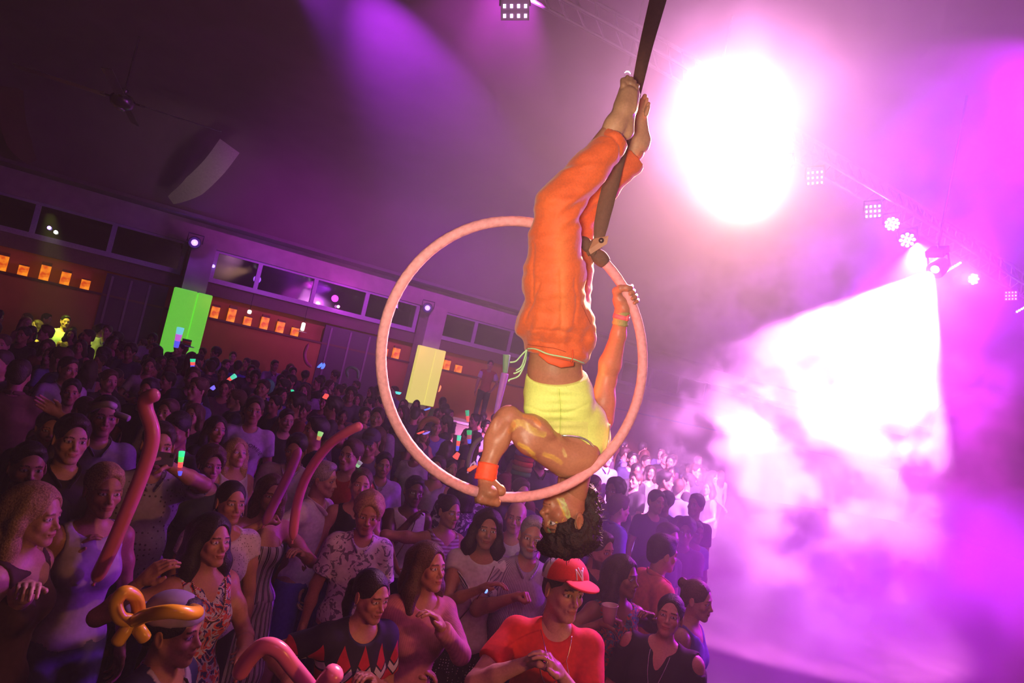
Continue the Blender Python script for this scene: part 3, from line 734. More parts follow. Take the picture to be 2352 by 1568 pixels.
# feet, hands and head, finer
S = Sculpt()
C((1392, 322, 2.40), (1412, 288, 2.40), .034, .035); C((1438, 304, 2.435), (1434, 290, 2.42), .024, .026, .015); C((1412, 288, 2.40), (1434, 250, 2.405), .035, .034, .02)
C((1438, 300, 2.43), (1446, 240, 2.42), .024, .026, .02); C((1434, 250, 2.405), (1444, 214, 2.41), .033, .027, .02); C((1426, 240, 2.41), (1434, 205, 2.415), .022, .018, .015); C((1452, 245, 2.41), (1458, 215, 2.415), .018, .018, .015)
for (a, b, r) in (((1432, 210), (1432, 186), .0125), ((1440, 205), (1441, 178), .0088), ((1447, 205), (1450, 181), .0084), ((1454, 208), (1457, 188), .0080), ((1460, 213), (1464, 197), .0078)):
    C((*a, 2.41), (a[0] * .4 + b[0] * .6, a[1] * .4 + b[1] * .6, 2.398), r * 1.02, r * .9, .004); C((a[0] * .4 + b[0] * .6, a[1] * .4 + b[1] * .6, 2.398), (*b, 2.405), r * .9, r, .003)
    C((a[0] - 2, a[1] + 40, 2.385), (a[0], a[1], 2.392), .005, .006, .012)
C((1452, 352, 2.655), (1462, 328, 2.655), .036, .036); C((1476, 334, 2.66), (1476, 326, 2.66), .027, .028, .015); C((1462, 330, 2.655), (1466, 280, 2.655), .036, .025, .02)
C((1478, 318, 2.66), (1473, 270, 2.66), .024, .020, .02); C((1466, 280, 2.655), (1474, 242, 2.66), .024, .022, .015); C((1474, 242, 2.66), (1481, 221, 2.66), .016, .0095, .01)
for k_, (a, b) in enumerate((((1480, 250), (1486, 228)), ((1484, 256), (1490, 238)), ((1484, 262), (1489, 247)))): C((*a, 2.64 - .012 * k_), (*b, 2.635 - .012 * k_), .009, .0075, .004)
feet = S.mesh(.0032)
S = Sculpt()
h1 = hoop_pt(1119, 1131); t1 = hoop_tan(h1)
if t1.dot(XC) < 0: t1 = -t1
q1 = cv(-.05, .45, -1)
e1 = t1.cross((q1 - t1 * q1.dot(t1)).normalized()); sg = 1 if e1.dot(-YC) > 0 else -1
grip_hand(S, h1, t1, q1, sg, P(1116, 1096, 2.425), s=1.03)
h2 = hoop_pt(1442, 682); t2 = hoop_tan(h2)
if t2.dot(YC) < 0: t2 = -t2
q2 = cv(-1, -.1, .25); e2 = t2.cross((q2 - t2 * q2.dot(t2)).normalized()); sg2 = 1 if e2.dot(FWD) > 0 else -1
grip_hand(S, h2, t2, q2, sg2, P(1428, 716, 2.645), s=1.03)
hands = S.mesh(.0028)
# head frame
th = math.radians(24)
Fh = cv(-math.cos(th), .05, -math.sin(th)); Uh = cv(.03, -1, 0); Uh = (Uh - Fh * Uh.dot(Fh.normalized()) / Fh.length).normalized(); Fh = (Fh - Uh * Fh.dot(Uh)).normalized()
Lh = Uh.cross(Fh)                                   # his left
HS = 1.06
HM = Matrix.Translation(P(1304, 1121, 2.68)) @ (Matrix((Lh, -Fh, Uh)).transposed() * HS).to_4x4()
hm = head_mesh('m', .0026); hv = hm[0]
hc = head_colors(hv, SK, lip=(.42, .16, .10))
# face paint on the cheek, chin and round the eye (his right side, x<0)
x, y, z = hv[:, 0], hv[:, 1], hv[:, 2]
def paint(C_, mask, col, a=.85):
    m_ = np.clip(mask, 0, 1)[:, None] * a; C_[:] = C_ * (1 - m_) + arr(col) * m_
nz3 = .5 + .5 * sinfold(hv, 3, (260, 330, 420)) * 2.2
def seg(P_, a, b):
    a, b = arr(a), arr(b); d = b - a; t = np.clip(((P_ - a) @ d) / (d @ d), 0, 1); return np.linalg.norm(P_ - a - t[:, None] * d, axis=1)
xy = hv.copy(); xy[:, 0] = np.minimum(hv[:, 0], 0)
lime = (.52, .72, .20); ylw = (.80, .62, .06); mint = (.25, .62, .30)
paint(hc, (seg(xy, (-.050, -.050, .030), (-.068, -.030, .088)) < .010) * np.clip(nz3 * 1.6, .4, 1), lime, .8)
paint(hc, np.exp(-((seg(xy, (-.040, -.062, .030), (-.066, -.040, .090)) - .0) / .0035) ** 2) * (x < 0), ylw, .8)
paint(hc, (seg(xy, (-.050, -.060, .124), (-.072, -.020, .120)) < .008) * 1., (.85, .72, .45), .7)
paint(hc, (seg(xy, (-.020, -.080, .128), (-.048, -.066, .110)) < .0032) * 1., ylw, .9)
paint(hc, (seg(xy, (-.020, -.080, .143), (-.068, -.040, .142)) < .009) * np.clip(nz3 * 1.5, .3, 1), mint, .75)
paint(hc, (seg(xy, (-.060, -.050, .150), (-.078, -.010, .140)) < .012) * np.clip(nz3, 0, 1), (.2, .5, .25), .5)
paint(hc, (np.linalg.norm(hv - arr((0, -.075, .018)), axis=1) < .020) * (nz3 > .3), (.75, .70, .35), .7)
paint(hc, (seg(xy, (-.012, -.080, .128), (-.020, -.078, .112)) < .006) * 1., (.85, .62, .30), .7)
for k_ in range(6):
    cx = -.030 - .007 * k_; paint(hc, (seg(xy, (cx, -.074 + .006 * k_, .103), (cx - .002, -.070 + .006 * k_, .094)) < .0016) * 1., ylw, .9)
head = (xform((hv, hm[1]), HM)[0], hm[1], hc)
body = flat(body, SK); feet = flat(feet, (.60, .32, .18)); hands = flat(hands, SK)
# paint streaks on the near arm: a stroke through picture points laid on the skin
bvh = BVHTree.FromPolygons([tuple(v) for v in body[0].tolist()], [tuple(f) for f in body[1].tolist()])
def on_skin(px, py, B=None):
    h_ = (B or bvh).ray_cast(CAM, ray(px, py).normalized()); return h_[0]
nb = .5 + .5 * sinfold(body[0], 5, (120, 180, 260)) * 2
for (pts, wdt, col, al) in (([(1176, 985), (1183, 972), (1200, 970), (1217, 984), (1232, 993), (1248, 997)], .0135, (.66, .44, .10), .9), ([(1192, 1020), (1210, 1029), (1224, 1042), (1228, 1054)], .0085, (.70, .46, .06), .95),
                            ([(1250, 1043), (1270, 1050), (1288, 1062)], .0095, (.70, .42, .08), .9), ([(1256, 1077), (1270, 1086), (1284, 1092), (1292, 1098)], .008, (.70, .52, .14), .8), ([(1205, 955), (1228, 960), (1238, 975)], .010, (.72, .26, .06), .8),
                            ([(1178, 975), (1172, 990)], .013, (.62, .22, .06), .8), ([(1293, 1032), (1299, 1046)], .006, (.62, .5, .18), .75)):
    q3 = [on_skin(*p_) for p_ in pts]; q3 = [p_ for p_ in q3 if p_ is not None]
    if len(q3) < 2: continue
    d_ = np.min([seg(body[0], q3[i], q3[i + 1]) for i in range(len(q3) - 1)], 0)
    paint(body[2], np.clip((wdt - d_) / .003, 0, 1) * np.clip(.45 + nb * .6, .3, 1), col, al)
    paint(body[2], np.exp(-((d_ - wdt * .8) / .0022) ** 2) * np.clip(nb * 1.4, 0, 1), arr(col) * 1.25, .5)
pers = empty('person', P(1275, 800, 2.55)); po = pers.location.copy()
tag(pers, 'shirtless waisted aerialist in orange trousers and yellow crop top hanging upside down in the hoop', 'person')
pers['label'] = 'aerialist in orange trousers and yellow crop top hanging upside down in the pink hoop'
skin_m = mat('skin', attr=True, rough=.42, spec=.4, noise_scale=120, noise_amt=.10, bump=.04)
surf('body', join(body, feet, hands, head), skin_m, pers, po)
# curly dark hair
S = Sculpt()
S.ell((0, .026, .160), (.096, .112, .094), k=.01); S.ell((0, -.045, .214), (.074, .058, .034), k=.02); S.ell((0, .09, .11), (.070, .050, .080), k=.02); S.ell((0, .085, .030), (.045, .030, .05), k=.02)
S.ell((0, -.108, .094), (.080, .062, .076), k=.006, op='sub')
for s_ in (-1, 1): S.ell((s_ * .098, .000, .094), (.034, .036, .046), k=.006, op='sub'); S.cone((s_ * .076, -.022, .125), (s_ * .074, -.020, .100), .010, .006, k=.01)
hh = S.mesh(.004); n_ = vnormals(*hh); V_ = hh[0] + n_ * (sinfold(hh[0], 11, (75, 110, 150)) * .014 + sinfold(hh[0], 12, (240, 300, 360)) * .006)[:, None]
rg = np.random.default_rng(4); 
hair_m = mat('dark_hair', (.022, .010, .010), .55, noise_scale=200, noise_amt=.5, bump=.5)
hair_o = surf('hair', xform((V_, hh[1]), HM), hair_m, pers, po)
q = MB(); idx = rg.choice(len(V_), 420, replace=False)           # loose curls standing off the mass
WV = xform((V_, hh[1]), HM)[0]; WNr = n_ @ np.array(HM.to_3x3(), np.float32).T
for i in idx:
    if V_[i][1] < -.03 and V_[i][2] < .19: continue
    p0 = Vector(WV[i]) - po; nn_ = Vector(WNr[i]).normalized(); a_ = Vector(rg.normal(size=3)).normalized(); l_ = .008 + .009 * rg.random()
    q.tube([p0 - nn_ * .004, p0 + nn_ * l_ * .6 + a_ * .004, p0 + nn_ * l_ * .9 + a_ * .010], [.0016, .0012, .0005], 4, cap=False)
q.build('curl_strands', hair_m, hair_o, True)['kind'] = 'stuff'

# trousers
T = Sculpt()
E(1275, 742, 2.53, .138, .105, .122, 0, .03, T=T); E(1282, 800, 2.55, .126, .085, .118, 8, .03, T=T); E(1212, 742, 2.56, .045, .062, .06, 0, .03, T=T); E(1338, 760, 2.53, .048, .075, .07, -6, .03, T=T)
C((1274, 725, 2.50), (1274, 640, 2.46), .114, .108, .03, T=T); C((1274, 640, 2.46), (1274, 560, 2.41), .108, .090, .03, T=T); C((1274, 560, 2.41), (1282, 468, 2.37), .090, .076, .02, T=T)
C((1282, 468, 2.37), (1352, 392, 2.385), .076, .067, .02, T=T); C((1352, 392, 2.385), (1414, 316, 2.40), .067, .052, .02, T=T, clip=(0, 1))
C((1290, 725, 2.60), (1322, 500, 2.66), .108, .080, .03, T=T); C((1326, 496, 2.66), (1390, 430, 2.66), .066, .058, .02, T=T); C((1390, 430, 2.66), (1456, 362, 2.655), .058, .054, .02, T=T, clip=(0, 1))
T.cone(P(1406, 326, 2.40), P(1424, 304, 2.40), .040, .042, .004, 'sub'); T.cone(P(1448, 370, 2.655), P(1468, 350, 2.655), .042, .044, .004, 'sub')
T.cut(P(1278, 822, 2.53), (-YC * 1.0 * math.cos(.245) - XC * math.sin(.245)), .004)
tm_ = T.mesh(.0055); V_, F_ = tm_; n_ = vnormals(V_, F_)
# creases: across at the knee and hip, long down the thigh
cxyz = np.stack([(V_ - arr(CAM)) @ arr(a) for a in (XC, -YC, FWD)], 1); pxx = 1176 + FPX * cxyz[:, 0] / cxyz[:, 2]; pyy = 784 + FPX * cxyz[:, 1] / cxyz[:, 2]
fold = sinfold(cxyz * arr((1, 2.2, 1)), 21, (26, 34, 46)) * .0075 + sinfold(cxyz, 22, (70, 90, 120)) * .0022
knee = np.exp(-(((pyy - 480) / 45) ** 2)) * np.clip((pxx - 1270) / 50, 0, 1); fold += knee * np.sin((pyy * .7 + pxx * .5) * .22) * .007
wst = np.exp(-(((pyy - 770 - (pxx - 1275) * .2) / 40) ** 2)); fold += wst * np.sin(pxx * .17 + 2 * np.sin(pyy * .05)) * .004
def groove(pts, w_=3.0, dep=.004):
    g = np.zeros(len(V_), np.float32); pp = np.stack([pxx, pyy], 1)
    for i in range(len(pts) - 1):
        a, b = arr(pts[i]), arr(pts[i + 1]); d = b - a; t = np.clip(((pp - a) @ d) / (d @ d), 0, 1); g = np.maximum(g, np.exp(-(np.linalg.norm(pp - a - t[:, None] * d, axis=1) / w_) ** 2))
    return g * (n_ @ arr(FWD) < 0) * dep
for gp in ([(1225, 560), (1223, 620), (1222, 690)], [(1238, 650), (1224, 690), (1205, 740)], [(1288, 620), (1290, 700), (1290, 790)], [(1215, 755), (1285, 760), (1350, 775)], [(1213, 782), (1272, 790)], [(1322, 640), (1325, 700), (1320, 740)]): fold -= groove(gp)
fold -= groove([(1382, 306), (1408, 312), (1424, 336), (1422, 372)], 3, .005)
V_ = V_ + n_ * fold[:, None]
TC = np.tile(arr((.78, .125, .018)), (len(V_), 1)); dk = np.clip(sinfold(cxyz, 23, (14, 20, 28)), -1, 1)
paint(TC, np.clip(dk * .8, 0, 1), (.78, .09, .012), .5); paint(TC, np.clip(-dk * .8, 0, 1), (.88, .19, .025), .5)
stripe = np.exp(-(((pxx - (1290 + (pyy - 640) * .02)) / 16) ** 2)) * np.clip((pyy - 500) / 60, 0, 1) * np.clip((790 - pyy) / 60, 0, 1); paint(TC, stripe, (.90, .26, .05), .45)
cloth_o = mat('orange_cloth', attr=True, rough=.7, noise_scale=140, noise_amt=.12, bump=.12, sheen=.3)
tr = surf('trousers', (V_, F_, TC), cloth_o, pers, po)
tb = BVHTree.FromPolygons([tuple(v) for v in V_.tolist()], [tuple(f) for f in F_.tolist()])
def drape(pts, rad, B, lift=.002, n=6, flat_=.5):
    out = []
    for p_ in spline([Vector((a, b, 0)) for a, b in pts], n):
        h_ = B.ray_cast(CAM, ray(p_.x, p_.y).normalized())
        if h_[0] is not None: out.append(h_[0] + h_[1] * lift - po)
    q_ = MB(); q_.tube(out, rad, 8, flat=flat_, up=FWD); return q_
drape([(1214, 800), (1232, 801), (1260, 812), (1290, 818), (1318, 824), (1340, 832)], .0052, tb, .003).build('waist_cord', mat('mint_cord', (.50, .85, .42), .9), tr, True)
drape([(1213, 791), (1240, 795), (1275, 800), (1300, 808)], .0022, tb, .001).build('waistband_seam', mat('orange_seam', (.42, .05, .01), .8), tr, True)
drape([(1315, 803), (1314, 820), (1310, 836)], .008, tb, .003, flat_=.35).build('belt_loop', mat('orange_plain', (.82, .11, .02), .7), tr, True)
drape([(1336, 700), (1352, 735), (1358, 745)], .0022, tb, .001).build('pocket_seam', mat('orange_seam'), tr, True)
# folded flap of the fly hanging over the cord
q = MB(); q.tube([p_ - po for p_ in (P(1238, 812, 2.452), P(1262, 826, 2.45), P(1290, 835, 2.452), P(1318, 836, 2.458))], [.006, .014, .016, .008], 10, flat=.35, up=YC); q.build('turned_waistband', mat('orange_plain'), tr, True)
# cord ends swinging at the left hip
cm = mat('mint_cord')
q0 = P(1210, 803, 2.50)
for k_, pts in enumerate((((1198, 815), (1185, 829), (1171, 832)), ((1204, 825), (1197, 842), (1185, 851)), ((1202, 830), (1198, 848), (1183, 857), (1180, 856)), ((1207, 828), (1200, 848), (1190, 864), (1170, 872), (1169, 876)))):
    q = MB(); q.tube([p_ - po for p_ in spline([q0] + [P(a, b, 2.50 + .01 * k_) for a, b in pts], 6)], .0030, 6); q.build('cord_end', cm, tr, True)

# neon crop top
T = Sculpt(); t_ = .010
E(1278, 865, 2.58, .104 + t_, .10, .084 + t_, T=T); E(1284, 905, 2.60, .124 + t_, .10, .097 + t_, T=T); E(1302, 960, 2.64, .137 + t_, .11, .104 + t_, T=T); E(1328, 1015, 2.66, .106 + t_, .095, .104 + t_, T=T)
E(1246, 935, 2.555, .060 + t_, .065, .044 + t_, T=T); E(1311, 930, 2.56, .066 + t_, .075, .044 + t_, T=T); E(1370, 985, 2.66, .05, .08, .06, -15, T=T)
T.cut(P(1274, 887, 2.49), (YC * math.cos(.42) - FWD * math.sin(.42)))
T.ell(P(1308, 1080, 2.52), (.108, .126, .17), CR(-8), .004, 'sub')
T.cone(P(1322, 1120, 2.68), P(1318, 1060, 2.66), .085, .07, .004, 'sub')
tp = T.mesh(.0050); V_, F_ = tp; n_ = vnormals(V_, F_)
cx_ = np.stack([(V_ - arr(CAM)) @ arr(a) for a in (XC, -YC, FWD)], 1); pxx = 1176 + FPX * cx_[:, 0] / cx_[:, 2]; pyy = 784 + FPX * cx_[:, 1] / cx_[:, 2]
fold = sinfold(cx_ * arr((.5, 2.0, .5)), 31, (36, 50, 70)) * .0040 - groove([(1284, 893), (1288, 940), (1285, 1002)], 2.5, .006) - groove([(1205, 930), (1250, 948), (1300, 950), (1350, 930)], 3, .003)
wr = np.exp(-((pxx - 1290) / 40) ** 2); fold += wr * np.sin(pyy * .33) * .002
V_ = V_ + n_ * fold[:, None]
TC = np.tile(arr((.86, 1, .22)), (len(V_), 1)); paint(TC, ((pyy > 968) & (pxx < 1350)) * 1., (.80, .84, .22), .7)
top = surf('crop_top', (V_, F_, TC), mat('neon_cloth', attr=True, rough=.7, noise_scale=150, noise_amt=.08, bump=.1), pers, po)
bt = BVHTree.FromPolygons([tuple(v) for v in V_.tolist()], [tuple(f) for f in F_.tolist()])
drape([(1284, 1000), (1300, 999), (1330, 1003), (1352, 1014), (1365, 1030), (1372, 1050)], .0042, bt, .002).build('silver_trim', mat('silver_sequin', (.75, .70, .68), .25, metal=.7, noise_scale=900, noise_amt=.8), top, True)
drape([(1284, 893), (1286, 915), (1288, 940), (1287, 970), (1286, 1000)], .0022, bt, .001).build('centre_seam', mat('neon_seam', (.60, .72, .12), .7), top, True)
drape([(1392, 940), (1399, 975), (1396, 1015), (1384, 1055)], .0035, bt, .002).build('side_trim', mat('silver_sequin'), top, True)
# wristbands
def band(a, b, ra, rb, name, m_, parent, n=8, wob=.0012, sx=1.0):
    ps_ = [a.lerp(b, k_ / n) - po for k_ in range(n + 1)]; rr = [ra + (rb - ra) * k_ / n + wob * math.sin(k_ * 2.3) for k_ in range(n + 1)]
    q_ = MB(); q_.tube(ps_, rr, 24, flat=sx, up=XC); return q_.build(name, m_, parent, True)
ob = mat('neon_orange_band', (1, .11, .03), .6, noise_scale=80, bump=.2)
wb_ = band(P(1122, 1064, 2.44), P(1114, 1103, 2.425), .037, .0395, 'wristband', ob, pers); 
q = MB(); q.tube([p_ - po for p_ in (P(1096, 1070, 2.42), P(1087, 1073, 2.42), P(1077, 1079, 2.42), P(1073, 1080, 2.425))], [.004, .007, .0075, .003], 8, flat=.4); q.build('knot_tail', mat('coral_tail', (1, .20, .12), .9), wb_, True)
q = MB(); q.tube([p_ - po for p_ in (P(1096, 1072, 2.43), P(1088, 1062, 2.435), P(1083, 1066, 2.43), P(1074, 1086, 2.43))], [.004, .006, .006, .006], 8, flat=.4); q.build('knot_tail', mat('lilac_tail', (.45, .35, .75), .9), wb_, True)
gb = mat('olive_band', (.34, .33, .10), .7, noise_scale=80, bump=.2)
w2 = band(P(1424, 746, 2.655), P(1430, 714, 2.645), .0315, .030, 'wristband', gb, pers); w2['label'] = 'olive green wristband'; wb_['label'] = 'neon orange wristband'
q = MB(); q.tube([p_ - po for p_ in (P(1425.5, 733, 2.65), P(1428, 723, 2.648))], [.0325, .0325], 24, up=XC); k2 = q.build('pink_tie', mat('pink_tie', (1, .16, .20), .6, noise_scale=90, bump=.3), w2, True)
q = MB(); q.tube([p_ - po for p_ in (P(1444, 724, 2.62), P(1440, 730, 2.615), P(1440, 737, 2.615))], [.004, .006, .004], 8); q.build('tie_knot', mat('pink_tie'), k2, True)
# ------------------------------------------------------------------ fabrics
def fabric(kind, c1, c2=(0, 0, 0), c3=None, f=30, rough=.8):
    key = 'fab_%s_%s_%s_%s' % (kind, '_'.join('%.2f' % v for v in c1), '_'.join('%.2f' % v for v in c2), f)
    if key in MATS: return MATS[key]
    names = {'plain': 'cloth', 'stripes': 'striped_cloth', 'hstripes': 'banded_cloth', 'floral': 'floral_cloth', 'dots': 'dotted_cloth', 'zigzag': 'zigzag_cloth', 'leaf': 'leaf_print_cloth', 'eyelet': 'eyelet_cloth'}
    M = mat(key, c1, rough, noise_scale=40, noise_amt=.15, bump=.06); M.name = names[kind]
    if kind == 'plain': return M
    nt = M.node_tree; N = nt.nodes; Lk = nt.links
    mx = [n for n in N if n.type == 'MIX'][0]; tc = [n for n in N if n.type == 'TEX_COORD'][0]
    sp = N.new('ShaderNodeSeparateXYZ'); Lk.new(tc.outputs['Object'], sp.inputs[0])
    def mth(op, a, b=None):
        n = N.new('ShaderNodeMath'); n.operation = op
        for i, v in enumerate((a, b)):
            if v is None: continue
            if isinstance(v, (int, float)): n.inputs[i].default_value = v
            else: Lk.new(v, n.inputs[i])
        return n.outputs[0]
    def ramp(fac, stops, const=True):
        r = N.new('ShaderNodeValToRGB'); r.color_ramp.interpolation = 'CONSTANT' if const else 'LINEAR'
        e = r.color_ramp.elements; e[0].position, e[0].color = stops[0][0], (*stops[0][1], 1); e[1].position, e[1].color = stops[1][0], (*stops[1][1], 1)
        for p_, c_ in stops[2:]: q_ = e.new(p_); q_.color = (*c_, 1)
        Lk.new(fac, r.inputs[0]); return r.outputs[0]
    ang = mth('ARCTAN2', sp.outputs[0], mth('SUBTRACT', .05, sp.outputs[1]))
    if kind == 'stripes': out = ramp(mth('FRACT', mth('MULTIPLY', ang, f / 6.28)), [(0, c1), (.62, c2), (.8, c1), (.87, c2)])
    elif kind == 'hstripes': out = ramp(mth('FRACT', mth('MULTIPLY', sp.outputs[2], f)), [(0, c1), (.5, c2)])
    elif kind == 'zigzag':
        tri = mth('ABSOLUTE', mth('SUBTRACT', mth('FRACT', mth('MULTIPLY', sp.outputs[0], 11.0)), .5))
        z_ = mth('FRACT', mth('MULTIPLY', mth('ADD', sp.outputs[2], mth('MULTIPLY', tri, .085)), 6.3))
        out = ramp(z_, [(0, c1), (.42, (.02, .02, .04)), (.48, c2), (.66, (.02, .02, .04)), (.72, c1)])
        lo_ = mth('GREATER_THAN', mth('ADD', sp.outputs[2], mth('MULTIPLY', tri, -.25)), 1.16)
        m2 = N.new('ShaderNodeMix'); m2.data_type = 'RGBA'; Lk.new(lo_, m2.inputs[0]); Lk.new(out, m2.inputs[6]); m2.inputs[7].default_value = (.015, .015, .04, 1); out = m2.outputs[2]
    elif kind in ('dots', 'eyelet'):
        v = N.new('ShaderNodeTexVoronoi'); v.inputs['Scale'].default_value = f; v.inputs['Randomness'].default_value = .25 if kind == 'dots' else .6; Lk.new(tc.outputs['Object'], v.inputs['Vector'])
        out = ramp(v.outputs['Distance'], [(0, c2), (.22, c1)])
    elif kind == 'leaf':
        v = N.new('ShaderNodeTexNoise'); v.inputs['Scale'].default_value = f; v.inputs['Detail'].default_value = 4; v.inputs['Distortion'].default_value = 2.5; Lk.new(tc.outputs['Object'], v.inputs['Vector'])
        out = ramp(v.outputs[0], [(0, c2), (.44, c1)])
    else:
        v = N.new('ShaderNodeTexVoronoi'); v.inputs['Scale'].default_value = f; Lk.new(tc.outputs['Object'], v.inputs['Vector'])
        nz2 = N.new('ShaderNodeTexNoise'); nz2.inputs['Scale'].default_value = f * .8; nz2.inputs['Distortion'].default_value = 1.5; Lk.new(tc.outputs['Object'], nz2.inputs['Vector'])
        c3 = c3 or c1
        a_ = ramp(nz2.outputs[0], [(0, c1), (.42, c3), (.52, c2), (.6, c1)])
        b2 = ramp(v.outputs['Distance'], [(0, (1, 1, 1)), (.28, (0, 0, 0))])
        m2 = N.new('ShaderNodeMix'); m2.data_type = 'RGBA'; Lk.new(b2, m2.inputs[0]); Lk.new(a_, m2.inputs[6]); m2.inputs[7].default_value = (*c2, 1); out = m2.outputs[2]
    Lk.new(out, mx.inputs[6]); return M

# ------------------------------------------------------------------ people
def ik(A, B, l1, l2, hint):
    A, B, hint = Vector(A), Vector(B), Vector(hint); d = B - A; L = min(d.length, (l1 + l2) * .995); dn = d.normalized(); B = A + dn * L
    a = (l1 * l1 - l2 * l2 + L * L) / (2 * L); h = math.sqrt(max(l1 * l1 - a * a, 0)); hp_ = hint - dn * hint.dot(dn)
    return A + dn * a + hp_.normalized() * h, B
ARMS = {'down': ((.25, -.04, .83), 'relaxed'), 'bent': ((.16, -.30, 1.06), 'relaxed'), 'chest': ((.02, -.25, 1.18), 'relaxed'), 'up': ((.32, -.12, 1.92), 'flat'), 'high': ((.16, -.16, 1.98), 'fist'),
        'phone': ((.10, -.30, 1.52), 'cup'), 'cup': ((.17, -.30, 1.16), 'cup'), 'hip': ((.20, -.10, .98), 'relaxed'), 'cross': ((-.10, -.20, 1.10), 'relaxed'), 'wave': ((.36, -.1, 1.80), 'flat'), 'face': ((.03, -.17, 1.42), 'relaxed')}
SKINS = {'fair': (.62, .34, .26), 'tan': (.50, .245, .16), 'olive': (.44, .22, .14), 'brown': (.27, .125, .075), 'dark': (.12, .055, .035)}
HAIRC = {'black': (.015, .010, .010), 'dark': (.035, .018, .013), 'brown': (.10, .05, .03), 'blond': (.48, .32, .16), 'grey': (.38, .34, .34), 'red': (.22, .07, .03)}
def build_person(name, sex='m', h=1.75, w=1.0, skin='tan', hair=('short', 'dark'), top=('tee', None), bottom=('trousers', None), L='down', R='down', yaw=0, pitch=0, tilt=0, lean=0, beard=None, gaze=(0, 0),
                 res=.012, hres=.0045, fade=None, belly=0, root=None, hand_res=.005, arm_pts=None):
    s = h / 1.75; f = sex == 'f'; sw = (.90 if f else 1.0) * w
    SC = Matrix.Scale(s, 4)
    LN = Matrix.Translation((0, 0, .95)) @ Matrix.Rotation(math.radians(lean), 4, 'X') @ Matrix.Translation((0, 0, -.95))
    sk = SKINS[skin]
    def up(p): return LN @ Vector(p)
    def torso(S, t, zlo=0):
        S.ell(up((0, 0, 1.29)), (.150 * sw + t, .105 * (w * .5 + .5) + t, .185), k=.03); S.ell(up((0, .005, 1.11)), ((.112 if f else .130) * w + t, .092 * w + t, .15), k=.05)
        S.ell((0, .012, .95), ((.165 if f else .155) * w + t, .118 * w + t, .13), k=.05); S.cone(up((-.140 * sw, .01, 1.405)), up((.140 * sw, .01, 1.405)), .056 + t, .056 + t, k=.04)
        S.cone(up((-.05, .01, 1.44)), up((.05, .01, 1.44)), .05 + t * .6, .05 + t * .6, k=.03)
        if f:
            for q in (-1, 1): S.ell(up((q * .068 * w, -.076 * w, 1.272)), (.052 + t * .7, .044 + t * .7, .052 + t * .7), k=.06)
        if belly: S.ell(up((0, -.055, 1.08)), (.12 * w + t, .07 + belly + t, .13), k=.05)
    sh = {}; J = {}
    for q, spec, nm in ((1, L, 'L'), (-1, R, 'R')):
        A = up((q * .165 * sw, .01, 1.405)); pose = 'relaxed'; hint = Vector((q * .8, .5, -.6))
        if isinstance(spec, str): B = Vector(ARMS[spec][0]); B.x *= q; B = up(B); pose = ARMS[spec][1]
        else: B = Vector(spec[0]) / s; pose = spec[1]; hint = Vector(spec[2]) if len(spec) > 2 else hint
        if B.z > 1.5: hint = Vector((q, .1, -.4))
        el, B = ik(A, B, .285, .255, hint); J[q] = (A, el, B, pose)
    S = Sculpt(SC); torso(S, 0)
    S.cone(up((0, .012, 1.43)), up((0, -.002, 1.53)), .056 if not f else .047, .052 if not f else .044, k=.03)
    for q in (-1, 1):
        A, el, B, pose = J[q]; ar = (.86 if f else 1.0) * (w * .6 + .4)
        S.cone(A, el, .050 * ar, .040 * ar, k=.04); S.ell(A.lerp(el, .45) , (.042 * ar,) * 3, k=.04); S.cone(el, el.lerp(B, .4), .039 * ar, .038 * ar, k=.02); S.cone(el.lerp(B, .4), B, .038 * ar, .025 * ar, k=.02)
        S.chain([(q * .085, .01, .92), (q * .095, -.015, .50), (q * .10, .025, .09)], [.088 * w, .056 * w, .038], k=.03); S.ell((q * .098, .03, .36), (.05, .055, .12), k=.04)
        S.cone((q * .10, .035, .045), (q * .115, -.13, .03), .036, .026, k=.02)
    bd = flat(S.mesh(res * s), sk)
    # hands
    Hs = Sculpt(SC)
    for q in (-1, 1):
        A, el, B, pose = J[q]; d = (B - el).normalized(); pn = Vector((-q, -.2, 0)) if abs(d.z) > .6 else Vector((0, 0, -1))
        if B.z > 1.5: pn = Vector((0, -1, 0))
        if pose in ('cup', 'fist'): pn = Vector((-q, -.1, 0)) if abs(d.x) < .7 else Vector((0, -.2, -1))
        th_ = 1 if d.cross(pn).dot(Vector((0, -.3, 1)) if abs(d.z) < .75 else Vector((0, -1, 0))) > 0 else -1
        hand(Hs, B, d, pn, th_, .94 if f else 1.02, pose)
    hd = flat(Hs.mesh(hand_res * s), sk)
    # head
    hs = (1.0 if h > 1.5 else 1.06 / s * .97) * (.97 if f else 1.03)
    HMx = SC @ Matrix.Translation(up((0, -.012, 1.520))) @ Matrix.Rotation(math.radians(yaw), 4, 'Z') @ Matrix.Rotation(math.radians(tilt), 4, 'Y') @ Matrix.Rotation(math.radians(pitch), 4, 'X') @ Matrix.Scale(hs, 4)
    hm_ = head_mesh('f' if f else 'm', hres); hc_ = head_colors(hm_[0], sk, lip=tuple(np.array(sk) * arr((.95, .55, .6))), brow=tuple(np.array(HAIRC[hair[1]]) * .8) if hair[1] != 'blond' else (.2, .12, .06), beard=HAIRC[beard] if beard else None, gaze=gaze)
    hd2 = xform((hm_[0], hm_[1]), HMx) + (hc_,)
    t = root if root is not None else empty(name)
    surf('body', join(bd, hd, hd2), skin_m, t)
    if hair[0] != 'none':
        hr = surf('hair', xform(get_hair(hair[0], .0055 if hres < .006 else .010), HMx), mat('hair_' + hair[1], HAIRC[hair[1]], .5, noise_scale=150, noise_amt=.5, bump=.4, spec=.35), t)
